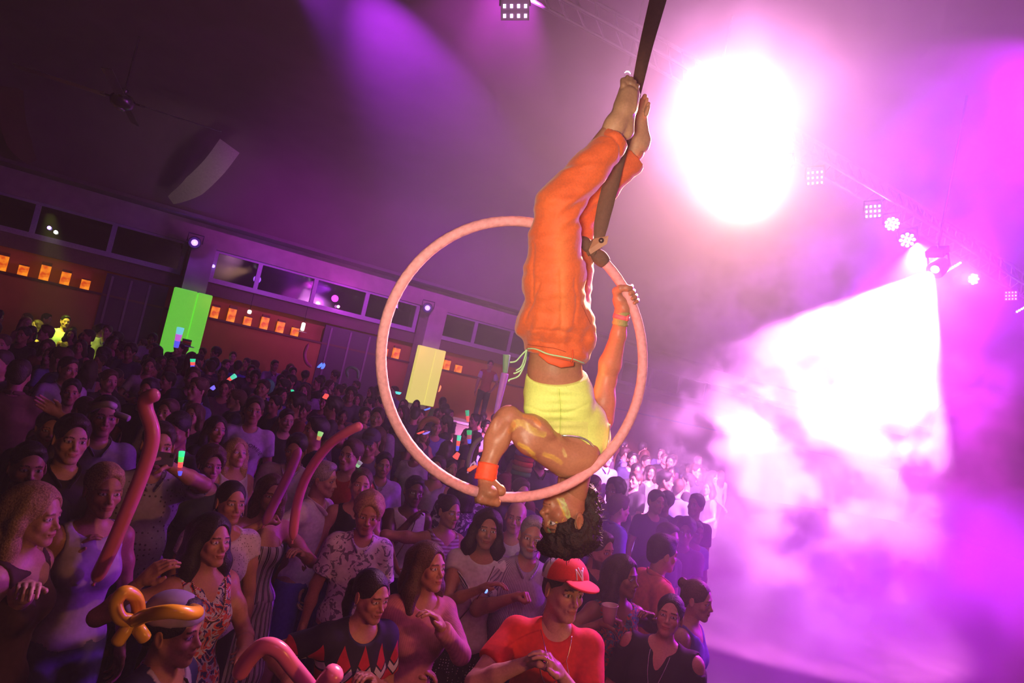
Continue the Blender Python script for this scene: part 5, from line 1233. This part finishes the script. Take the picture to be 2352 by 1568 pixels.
balloon('long_balloon', [P(218, 1335, 3.05), P(250, 1270, 3.02), P(285, 1190, 3.0), P(318, 1110, 2.98), P(343, 1040, 2.97), P(350, 990, 2.96), P(335, 940, 2.96), P(337, 915, 2.95), P(362, 905, 2.93)], .031, pkb, 'big wavy pink balloon with a bent tip rising before the dotted shirt man', group=LBG)
balloon('long_balloon', [P(672, 1240, 3.9), P(682, 1160, 3.88), P(706, 1090, 3.86), P(752, 1025, 3.84), P(800, 990, 3.82), P(832, 976, 3.8)], .027, pkb, 'curved pink balloon held by the man in the white polo shirt', group=LBG)
balloon('long_balloon', [P(606, 1205, 3.95), P(638, 1140, 3.95), P(665, 1085, 3.95), P(688, 1028, 3.95)], .028, lvb, 'straight mauve balloon held by the bare shouldered woman', group=LBG)
balloon('long_balloon', [P(545, 1555, 2.45), P(572, 1512, 2.42), P(606, 1484, 2.40), P(640, 1492, 2.40), P(672, 1530, 2.42), P(705, 1570, 2.45), P(735, 1612, 2.5)], .030, pkb, 'bent pink balloon at the bottom edge beside the zigzag top', group=LBG)
balloon('long_balloon', [P(735, 1600, 2.40), P(752, 1565, 2.38), P(775, 1538, 2.36)], .036, pkb, 'short fat pink balloon end poking up at the bottom edge', group=LBG)
balloon('long_balloon', [P(708, 790, 10.5), P(700, 812, 10.5), P(704, 832, 10.5), P(716, 843, 10.5)], .026, pkb, 'small far pink curved balloon right of the pendant lamp', group=LBG)
balloon('long_balloon', [P(799, 866, 10.2), P(797, 850, 10.2), P(808, 843, 10.2), P(822, 852, 10.2), P(822, 870, 10.2)], .022, mat('dull_green_balloon', (.2, .4, .22), .4), 'small far curved balloon over the mint hooded top', group=LBG)
balloon('long_balloon', [P(1075, 1075, 5.5), P(1080, 1045, 5.5), P(1092, 1018, 5.5), P(1110, 1004, 5.5)], .020, mat('grey_balloon', (.30, .24, .26), .4), 'thin grey curved balloon behind the performer forearm', group=LBG)
balloon('long_balloon', [P(963, 985, 8.0), P(975, 967, 8.0), P(993, 962, 8.0), P(1010, 972, 8.0)], .036, mat('brown_balloon', (.42, .15, .08), .4), 'dull orange balloon arch left of the lime t-shirt man', group=LBG)
# the balloon hats
kdep = kd
def twist_hat(name, loops, m_, label, rad):
    o = loops[0][0]; t = empty(name, o); tag(t, label, 'balloon hat')
    for nm, pts in zip(('loop', 'brim_band', 'tail', 'tail'), loops):
        ps = spline(pts, 10); L = len(ps); q_ = MB(); rr = [rad * (1 - max(0, 1 - min(i, L - 1 - i) / 4) ** 2 * .6) for i in range(L)]
        q_.tube([p - o for p in ps], rr, 14); q_.build(nm, m_, t, True)
    return t
d0 = kd - .10
twist_hat('balloon_hat', [[P(305, 1425, d0 - .06), P(276, 1418, d0 - .10), P(266, 1385, d0 - .10), P(285, 1360, d0 - .08), P(310, 1370, d0 - .04), P(318, 1400, d0 - .02), P(310, 1425, d0)],
                          [P(305, 1428, d0 - .05), P(340, 1412, d0 - .14), P(390, 1404, d0 - .17), P(435, 1408, d0 - .12), P(452, 1404, d0 + .0), P(420, 1396, d0 + .16), P(360, 1400, d0 + .18), P(316, 1418, d0 + .06)],
                          [P(302, 1430, d0 - .05), P(286, 1450, d0 - .08), P(264, 1482, d0 - .10)], [P(308, 1432, d0 - .03), P(322, 1450, d0 - .06), P(336, 1470, d0 - .05)]], ylb, 'yellow twisted balloon hat with a loop on the child at the lower left', .024)
d1 = hbd - .05
twist_hat('balloon_hat', [[P(200, 944, d1), P(222, 932, d1 - .12), P(250, 928, d1 - .14), P(266, 936, d1 - .1)], [P(200, 946, d1), P(210, 952, d1 + .12), P(240, 948, d1 + .16), P(266, 944, d1 + .05)],
                          [P(264, 950, d1 - .08), P(285, 957, d1 - .1), P(298, 963, d1 - .1)]], whb, 'white twisted balloon hat on the man in the grey polo shirt', .022)
# glowing foam wands
def wand(px, py, px2, py2, d, rad, cols, label, d2=None, es=1.1, name='light_wand', fit=True):
    if fit:                                  # at the height of a hand or brow of the guests seen there
        dd_ = proj(G((px + px2) / 2, max(py, py2), 1.70))[2] - .14
        if .4 * d < dd_ < 2.2 * d: rad *= dd_ / d; d = dd_
    a, b = P(px, py, d), P(px2, py2, d2 or d); t = empty(name, a); tag(t, label, 'light stick', 'light sticks and glowing toys in the crowd')
    n = len(cols)
    for i, c in enumerate(cols):
        q_ = MB(); u, v = (b - a) * (i / n), (b - a) * ((i + 1) / n); r1, r2 = rad * (1 - .35 * i / n), rad * (1 - .35 * (i + 1) / n)
        q_.tube([u, u.lerp(v, .04), u.lerp(v, .96), v], [r1 * .9, r1, r2, r2 * .9], 10); q_.build('segment', mat('glow_%d_%d_%d' % tuple(int(k * 9) for k in c), c, .5, emit=c, es=es), t, True)
    return t
g_, r_, b_2, p_2, y_ = (.03, .85, .30), (1, .10, .08), (.12, .12, 1), (.8, .12, .6), (.75, .85, .1)
wand(418, 1036, 412, 1085, 3.6, .016, [g_, (.1, .7, .1), r_, (.25, .02, .04)], 'glowing wand with green tip and red middle beside the dotted shirt man')
wand(414, 1082, 413, 1092, 3.6, .012, [b_2], 'blue glow at the lower end of the wand beside the dotted shirt man', es=.8)
wand(1055, 1000, 1050, 1035, 4.4, .014, [(.1, .8, .5), r_, b_2], 'wand with green tip and blue grip left of the performer elbow', es=.9)
wand(1078, 988, 1078, 1018, 4.6, .018, [(.05, .6, .2), (.5, .1, .15), b_2], 'fat wand with green tip right of the one with the blue grip', es=.7)
wand(1073, 942, 1075, 968, 6.0, .018, [(.05, .6, .25), r_], 'wand with green cap beside the bright blue shirt', es=.7)
wand(415, 752, 404, 798, 10.5, .055, [(.2, .75, .85), (.65, .15, .75), b_2], 'tall cyan violet and blue wand before the green panel', es=.8)
wand(443, 824, 442, 846, 9.0, .035, [(.03, .8, .35), r_, b_2], 'short upright green red blue wand right of the top hat', es=.9)
wand(541, 862, 522, 874, 8.5, .030, [(.1, .8, .5), r_], 'slanting green and pink wand below the glowing blue shirt')
wand(737, 992, 731, 1010, 5.2, .022, [(.35, .8, .2), (.6, .2, .1)], 'small green foam wand above the white polo shirt', es=.8)
wand(828, 1060, 820, 1072, 5.0, .020, [(.3, .3, .3), (.4, .8, .4)], 'pale green end of a wand beside the dark red t-shirt', es=.6)
wand(747, 915, 751, 905, 7.4, .035, [r_], 'glowing red star shaped glasses in the middle of the crowd', name='glow_glasses', es=1.2)
wand(1045, 1052, 1053, 1040, 4.8, .022, [r_], 'glowing red stick under the wand with the blue grip', es=1.1)
wand(734, 838, 737, 841, 9.5, .05, [(.12, .25, 1)], 'left half of the blue light bow near the pendant lamp', name='light_bow'); wand(741, 840, 745, 842, 9.5, .05, [(.12, .25, 1)], 'right half of the blue light bow near the pendant lamp', name='light_bow')
wand(966, 992, 967, 995, 5.6, .035, [r_], 'red glowing toy eye inside the hoop', name='light_toy'); wand(979, 993, 980, 996, 5.6, .035, [(.3, .2, 1)], 'violet glowing toy eye inside the hoop', name='light_toy')
wand(981, 938, 982, 941, 6.4, .035, [(.15, .25, 1)], 'blue point of light inside the hoop left of the lime t-shirt', name='light_toy'); wand(915, 900, 914, 905, 7.2, .035, [(.1, .8, .7)], 'small cyan light below the yellow panel', name='light_toy')
wand(1009, 892, 1012, 893, 9, .05, [(1, .3, .1)], 'small orange light bow by the ledge wall', name='light_bow')
wand(671, 900, 675, 898, 7.4, .03, [(.1, .8, .4)], 'small green light right of the mint bonnet', name='light_toy')
wand(487, 888, 492, 894, 7.6, .03, [(.2, .15, .9)], 'small blue light in the dark crowd below the blue shirt', name='light_toy')
wand(1116, 1357, 1119, 1359, 3.35, .012, [(.1, .2, 1)], 'blue glowing ring light at the hand of the frilled blouse woman', es=3, name='ring_light')
wand(1164, 814, 1160, 856, 3.9, .022, [(.22, .5, .26)], 'green tip of the long foam stick left of the performer waist', es=.10, name='foam_stick', fit=False)
wand(1160, 857, 1139, 950, 3.9, .022, [(.42, .14, .62)], 'long violet foam stick standing up left of the performer waist', es=.18, name='foam_stick', fit=False)
# striped hats
def stack_hat(t, HMx, SC, cols, name, r0=.095, h_=.26, brim=0):
    # sits on the head: rings of colour
    n = len(cols); t2 = None
    for i, c in enumerate(cols):
        z_ = .17 + h_ * i / n; q_ = MB(); q_.lathe((0, .01, z_), [(r0, 0), (r0 + .012, h_ / n * .3), (r0 + .012, h_ / n * .7), (r0 + .002, h_ / n)], 20)
        q_.v = [tuple(HMx @ Vector(v)) for v in q_.v]; o_ = q_.build(name if i == 0 else 'hat_band', mat('hat_%d%d%d' % tuple(int(k * 9) for k in c), c, .8), t if i == 0 else t2, True); t2 = t2 or o_
    if brim:
        q_ = MB(); q_.lathe((0, .01, .165), [(r0, .01), (r0 + .09, 0), (r0 + .09, .012), (r0, .022)], 24); q_.v = [tuple(HMx @ Vector(v)) for v in q_.v]; q_.build('brim', mat('hat_brim', (.35, .32, .6), .7), t2, True)
stack_hat(hatp, htH, htS, [(.05, .30, .06), (.35, .35, .05), (.85, .16, .03), (.45, .05, .03), (.45, .35, .65)], 'hat')
th_ = hats[(425, 800)]; stack_hat(th_[0], th_[1], None, [(.05, .5, .1), (.4, .4, .1), (.9, .15, .05), (.05, .5, .1)], 'hat', h_=.16, brim=1)
bn = hats[(612, 890)]; q = MB(); q.lathe((0, .03, .02), [(.06, .0), (.105, .06), (.118, .13), (.10, .20), (.05, .245), (.01, .25)], 20); q.v = [tuple(bn[1] @ Vector(v)) for v in q.v]; q.build('bonnet', mat('mint_bonnet', (.10, .75, .28), .8), bn[0], True)
# red and white cap
cv_, cf_ = (lambda S: (S.ell((0, .012, .166), (.095, .117, .095), k=.005), S.cut((0, -.06, .165), (0, -.18, -1)), S.ell((0, .014, .13), (.082, .102, .105), k=.003, op='sub'), S.mesh(.005))[-1])(Sculpt())
pan = np.where((cv_[:, 1] > .012)[:, None], arr((.62, .56, .66)), arr((.80, .03, .04)))
holes = ((cv_[:, 1] > .045) & (cv_[:, 2] > .165) & (cv_[:, 2] < .225) & (np.abs(cv_[:, 0]) > .012)); pan = np.where(holes[:, None], arr((.16, .12, .24)), pan)
capo = surf('cap', xform((cv_, cf_, pan), rH), mat('cap_cloth', attr=True, rough=.8, noise_scale=200), rc)
S = Sculpt(); S.ell((0, -.118, .176), (.074, .072, .012), Matrix.Rotation(.10, 3, 'X'), k=.004); S.ell((0, -.02, .20), (.09, .07, .08), k=.002, op='sub'); S.ell((0, -.118, .160), (.10, .12, .011), Matrix.Rotation(.10, 3, 'X'), k=.003, op='sub')
surf('visor', xform(S.mesh(.004), rH), mat('red_cap', (.80, .03, .04), .8), capo)
# crossed letters on the cap front
lm_ = mat('white_stitching', (.85, .75, .88), .6)
def bar(a, b, r_=.0032):
    q_ = []
    for k in range(7):
        x_, z_ = a[0] + (b[0] - a[0]) * k / 6, a[1] + (b[1] - a[1]) * k / 6
        yy_ = -math.sqrt(max(0, 1 - (x_ / .095) ** 2 - ((z_ - .166) / .095) ** 2)) * .117 + .012 - .001; q_.append(rH @ Vector((x_, yy_, z_)))
    return q_
q = MB()
for a, b in (((-.020, .186), (-.020, .226)), ((-.020, .226), (.008, .186)), ((.008, .186), (.008, .226)), ((-.008, .232), (.004, .208)), ((.020, .232), (.004, .208)), ((.004, .208), (.004, .180))): q.tube(bar(a, b), .0034, 6)
q.build('emblem', lm_, capo, True)
# caps of other people
def simple_cap(t, HMx, col, back=False, name='cap'):
    S = Sculpt(); S.ell((0, .014, .165), (.090, .108, .088), k=.005); S.cut((0, -.06, .158), (0, -.12, -1)); yb = .125 if back else -.125
    S.ell((0, yb, .160), (.070, .065, .010), k=.01); S.ell((0, .014, .13), (.079, .098, .10), k=.003, op='sub'); return surf(name, xform(S.mesh(.007), HMx), mat('cap_' + str(col[0]), col, .8), t)
simple_cap(kid, kH, (.34, .30, .42), True); simple_cap(cm_, cmH, (.06, .05, .08))
# cup, phone, bag, wristbands
cupd = cd2 - .24; cpo = P(1398, 1436, cupd); t = empty('plastic_cup', cpo); tag(t, 'clear plastic cup of yellowish drink held by the woman in the print dress', 'cup')
clear = mat('clear_plastic', (.72, .62, .45), .2, spec=.8, noise_amt=.03); M3 = Matrix.Rotation(-.15, 3, 'Y')
q = MB(); q.lathe((0, 0, 0), [(.030, 0), (.040, .075), (.0455, .108), (.047, .112), (.0435, .112), (.038, .075), (.028, .006)], 24, M3); q.build('cup_wall', clear, t, True)
q = MB(); q.lathe((0, 0, .005), [(.027, 0), (.036, .070)], 24, M3); q.build('drink', mat('drink', (.70, .45, .12), .1), t, True)
pp = P(367, 1052, phd - .36); t = empty('mobile_phone', pp); tag(t, 'dark mobile phone held upright before the dotted shirt man face', 'phone')
M3 = look_matrix(CAM - pp); q = MB(); q.box((0, 0, 0), (.145, .072, .009), M3); o = q.build('case', mat('phone_case', (.10, .08, .14), .3), t); bv = o.modifiers.new('b', 'BEVEL'); bv.width = .004; bv.segments = 2
q = MB(); q.box(M3 @ Vector((.055, .02, .006)), (.018, .018, .003), M3); q.build('camera_lens', mat('phone_lens', (.02, .02, .03), .1), t)
bp = P(668, 1310, wpd - .15); t = empty('clutch_bag', bp); tag(t, 'shiny bronze clutch bag hanging from a hand beside blue shorts', 'bag')
V = []; bagc = [(622, 1335), (656, 1270), (704, 1305), (655, 1358)]
q = MB(); a_, b_3, c_, d_ = [P(x_, y_, wpd - .15) - bp for x_, y_ in bagc]; nn_ = -FWD * .02
gm = MB(); N_ = 8; VV = []; 
for sgn in (1, -1):
    for i in range(N_ + 1):
        for j in range(N_ + 1):
            u, v = i / N_, j / N_; p_ = (a_ * (1 - u) + b_3 * u) * (1 - v) + (d_ * (1 - u) + c_ * u) * v; VV.append(p_ + nn_ * sgn * math.sin(PI * u) ** .6 * math.sin(PI * v) ** .6 if 0 < i < N_ and 0 < j < N_ else p_)
FF = [];
for s_ in (0, 1):
    o_ = s_ * (N_ + 1) ** 2
    for i in range(N_):
        for j in range(N_): k_ = o_ + i * (N_ + 1) + j; FF.append((k_, k_ + 1, k_ + N_ + 2, k_ + N_ + 1) if s_ else (k_, k_ + N_ + 1, k_ + N_ + 2, k_ + 1))
mesh_obj('pouch', VV, FF, mat('bronze_leather', (.42, .20, .16), .22, metal=.6), t)
q = MB(); q.tube([p_ for p_ in spline([b_3 * .98, (b_3 + c_) * .5 + cv(.01, .07, 0), c_ * .98], 6)], .004, 6); q.build('wrist_strap', mat('strap_dark', (.10, .04, .04), .5), t, True)
# jewellery, straps and prints
gold = mat('gold_chain', (.80, .50, .28), .25, metal=.9); silv = mat('silver_chain', (.8, .76, .78), .25, metal=.9); dks = mat('strap_dark'); cordw = mat('white_cord', (.75, .65, .8), .5)
me = fto.data; Bf = BVHTree.FromPolygons([tuple(v.co) for v in me.vertices] + [], [tuple(p_.vertices) for p_ in me.polygons])
fb = [c for c in fl.children if c.name.startswith('body')][0]; Bb = BVHTree.FromPolygons([tuple(v.co) for v in fb.data.vertices], [tuple(p_.vertices) for p_ in fb.data.polygons])
def neck_loop(t, w_, drop, rad, m_, name, beads=0, s=1, z0=1.455):
    bd_ = [c for c in t.children if c.name.startswith('body')][0]; tp_ = [c for c in t.children if c.name.split('.')[0] in ('t_shirt', 'dress', 'tank_top', 'shirt', 'blouse', 'cold_shoulder_top', 'polo_shirt', 'long_sleeved_shirt', 'strapless_top')][0]
    Bs = [BVHTree.FromPolygons([tuple(v.co) for v in o_.data.vertices], [tuple(p_.vertices) for p_ in o_.data.polygons]) for o_ in (bd_, tp_)]
    pts_ = []
    for k in range(29):
        a_ = -PI + 2 * PI * k / 28; x_, z_ = w_ * math.sin(a_ / 2) if True else 0, z0 - drop * (math.cos(a_ / 2) ** 1.2 if math.cos(a_ / 2) > 0 else 0)
        best = None
        for B in Bs:
            h_ = B.ray_cast(Vector((x_ * s, -.7, z_ * s)), Vector((0, 1, 0)))
            if h_[0] is not None and (best is None or h_[0].y < best.y): best = h_[0]
        if best is not None: pts_.append(best + Vector((0, -rad * .8, 0)))
    q_ = MB()
    if beads:
        for i in range(len(pts_) - 1):
            for k in range(beads):
                c_ = pts_[i].lerp(pts_[i + 1], k / beads); q_.lathe(c_, [(rad * .3, -rad), (rad, 0), (rad * .3, rad)], 6)
    else: q_.tube(pts_, rad, 6)
    return q_.build(name, m_, t, True)
n1 = neck_loop(fl, .085, .16, .0055, gold, 'necklace', beads=2, s=1.66 / 1.75)
neck_loop(rc, .07, .20, .0018, silv, 'neck_chain', s=1.8 / 1.75)
neck_loop(kid, .055, .10, .0014, silv, 'neck_chain', s=1.4 / 1.75)
s_ = 1.62 / 1.75
lay(bl, bto, [(-.060 * s_, 1.47 * s_), (-.045 * s_, 1.36 * s_), (-.012 * s_, 1.24 * s_), (0, 1.18 * s_), (.004, 1.05 * s_), (.002, .90 * s_)], .0032, 'earphone_cord', cordw, lift=.003)
lay(bl, bto, [(.062 * s_, 1.46 * s_), (.045 * s_, 1.36 * s_), (.014 * s_, 1.24 * s_), (0, 1.18 * s_)], .0032, 'earphone_cord', cordw, lift=.003)
s_ = 1.74 / 1.75; lay(wb2, wto, [(.085 * s_, 1.43 * s_), (.03 * s_, 1.28 * s_), (-.04 * s_, 1.12 * s_), (-.11 * s_, .99 * s_)], .011, 'shoulder_strap', dks, flat_=.2)
s_ = 1.64 / 1.75; lay(bm_, bmo, [(.05 * s_, 1.44 * s_), (-.0 * s_, 1.28 * s_), (-.05 * s_, 1.12 * s_), (-.09 * s_, .98 * s_)], .010, 'shoulder_strap', dks, flat_=.2)
for k in range(3):                           # ruffles of the white blouse
    s_ = 1.74 / 1.75; lay(wb2, wto, [(-.13 * s_ + .02 * k, (1.37 - .03 * k) * s_), (-.06 * s_ + .02 * k, (1.31 - .04 * k) * s_), (-.01 * s_ + .01 * k, (1.22 - .03 * k) * s_)], .014, 'ruffle', plain(.92, .88, .94), flat_=.3, lift=.004)
for q_ in (-1, 1):
    for (t_, H2, rr_) in ((ew, eH, .016), (pk, pH, .004), (zz, zH, .004)):
        c_ = H2 @ Vector((q_ * .086, .004, .068)); m2 = MB(); m2.tube([c_ + Vector((0, math.cos(a_ / 8 * 2 * PI) * rr_, -rr_ + math.sin(a_ / 8 * 2 * PI) * rr_ * 1.3)) for a_ in range(8)], .0022, 5, closed=True); m2.build('earring', silv, t_, True)
    # sleeve ruffles of the eyelet blouse
ink = mat('dark_print', (.09, .06, .08), .9)
lettering(ab, abo, 'ABERCROMBIE', .048, 0, 1.385, ink, arc=.16); lettering(ab, abo, 'AND', .040, 0, 1.325, ink); lettering(ab, abo, 'FITCH', .040, 0, 1.265, ink)
for q_ in (-1, 1):                           # printed eyes on the bald man's shirt
    lay(eb, eto, [(q_ * .040, 1.205), (q_ * .070, 1.220), (q_ * .100, 1.205)], .012, 'printed_eye', ink, flat_=.1, lift=.001); lay(eb, eto, [(q_ * .035, 1.240), (q_ * .070, 1.255), (q_ * .105, 1.238)], .006, 'printed_brow', ink, flat_=.1, lift=.001)
# child's white shirt front, ringer collar and emblem
s_ = .8
lay(kid, kto, [(-.062 * s_, 1.455 * s_), (-.045 * s_, 1.415 * s_), (0, 1.385 * s_), (.045 * s_, 1.415 * s_), (.062 * s_, 1.455 * s_)], .010, 'collar_band', mat('black_rib', (.02, .02, .02), .8), flat_=.3)
me = kto.data; xs = np.empty(len(me.vertices) * 3, np.float32); me.vertices.foreach_get('co', xs); xs = xs.reshape(-1, 3)
frn = (np.abs(xs[:, 0]) < .115 * s_) & (xs[:, 1] < 0) ; colr = np.where(frn[:, None], arr((.62, .54, .66)), arr((.035, .035, .16)))
a = me.color_attributes.new('Col', 'FLOAT_COLOR', 'POINT'); c4 = np.ones((len(xs), 4), np.float32); c4[:, :3] = colr; a.data.foreach_set('color', c4.ravel()); me.materials[0] = mat('raglan_cloth', attr=True, rough=.8)
lay(kid, kto, [(-.035, 1.21 * s_), (-.02, 1.235 * s_), (0, 1.245 * s_), (.02, 1.235 * s_), (.035, 1.21 * s_)], .008, 'chest_emblem', mat('coral_print', (.6, .10, .14), .8), flat_=.2)
# belts, bands, watch
def cuff(J, t, SC, q_, m_, name, f_=.12, r_=.031):
    A, el, B, _p = J[q_]; d = (B - el).normalized(); a_ = SC @ (B - d * .03); b_ = SC @ (B - d * .055); q2 = MB(); q2.tube([a_, b_], r_, 16); return q2.build(name, m_, t, True)
# ------------------------------------------------------------------ haze and smoke
def vol_mat(name, dens, color=(1, 1, 1), noise_scale=None, lo=.4, hi=.7, detail=2, aniso=0, base=0, step=None):
    M = bpy.data.materials.new(name); M.use_nodes = True; nt = M.node_tree; nt.nodes.clear()
    out = nt.nodes.new('ShaderNodeOutputMaterial'); vsn = nt.nodes.new('ShaderNodeVolumeScatter')
    vsn.inputs['Color'].default_value = (*color, 1); vsn.inputs['Density'].default_value = dens; vsn.inputs['Anisotropy'].default_value = aniso
    nt.links.new(vsn.outputs[0], out.inputs['Volume'])
    if noise_scale:
        tc = nt.nodes.new('ShaderNodeTexCoord'); nz = nt.nodes.new('ShaderNodeTexNoise'); nz.inputs['Scale'].default_value = noise_scale; nz.inputs['Detail'].default_value = detail; nz.inputs['Roughness'].default_value = .6
        mr = nt.nodes.new('ShaderNodeMapRange'); mr.interpolation_type = 'SMOOTHSTEP'
        mr.inputs[1].default_value = lo; mr.inputs[2].default_value = hi; mr.inputs[3].default_value = base; mr.inputs[4].default_value = dens
        # soft edge towards the hull: object coordinates run -1..1
        ln = nt.nodes.new('ShaderNodeVectorMath'); ln.operation = 'LENGTH'; fe = nt.nodes.new('ShaderNodeMapRange'); fe.interpolation_type = 'SMOOTHSTEP'
        fe.inputs[1].default_value = 1.0; fe.inputs[2].default_value = .45; fe.inputs[3].default_value = 0; fe.inputs[4].default_value = 1
        ml = nt.nodes.new('ShaderNodeMath'); ml.operation = 'MULTIPLY'
        geo = nt.nodes.new('ShaderNodeNewGeometry')
        nt.links.new(geo.outputs['Position'], nz.inputs['Vector']); nt.links.new(tc.outputs['Object'], ln.inputs[0]); nt.links.new(ln.outputs['Value'], fe.inputs[0])
        nt.links.new(nz.outputs[0], mr.inputs[0]); nt.links.new(mr.outputs[0], ml.inputs[0]); nt.links.new(fe.outputs[0], ml.inputs[1]); nt.links.new(ml.outputs[0], vsn.inputs['Density'])
    return M
def smoke_ball(name, c, rad, material, txt, rot=None):
    bm = bmesh.new(); bmesh.ops.create_icosphere(bm, subdivisions=3, radius=1.0)
    me = bpy.data.meshes.new(name); bm.to_mesh(me); bm.free(); me.materials.append(material)
    o = bpy.data.objects.new(name, me); link(o); o.location = c; o.scale = rad
    if rot: o.rotation_euler = rot
    tag(o, txt, 'smoke', None, 'stuff'); return o
mb = MB(); mb.box((6, 12, 3.4), (32, 25, 6.8)); hz = mb.build('haze', vol_mat('room_haze', .0042, (1, .85, .95))); tag(hz, 'thin coloured haze filling the whole hall', 'haze', None, 'stuff')
smk = vol_mat('stage_smoke', .75, (1, .97, 1), 1.3, .47, .60, 3, 0, .03)
smoke_ball('smoke', P(1840, 1010, 7.9), (2.9, 2.1, 3.0), smk, 'dense white smoke plume rising over the right of the floor')
smt = vol_mat('thin_smoke', .50, (1, .97, 1), .8, .42, .64, 2, 0, .05)
smoke_ball('smoke', P(1720, 250, 6.4), (2.4, 1.8, 1.8), smt, 'bright smoke cloud glowing white round the hidden lamp at the top')
smoke_ball('smoke', P(1950, 1350, 5.2), (2.5, 1.4, 1.6), smt, 'low violet smoke drifting over the guests at the lower right')
smoke_ball('smoke', P(2330, 430, 7.4), (2.8, 2.0, 2.4), smt, 'magenta smoke veil round the row of lamps at the right')
bank = vol_mat('haze_bank', .060, (1, .95, .98), .35, .30, .6, 1, 0, .015)
smoke_ball('haze', P(1780, 620, 5.2), (4.2, 4.0, 3.6), bank, 'pink haze bank hanging between the stage and the lamps at the right')
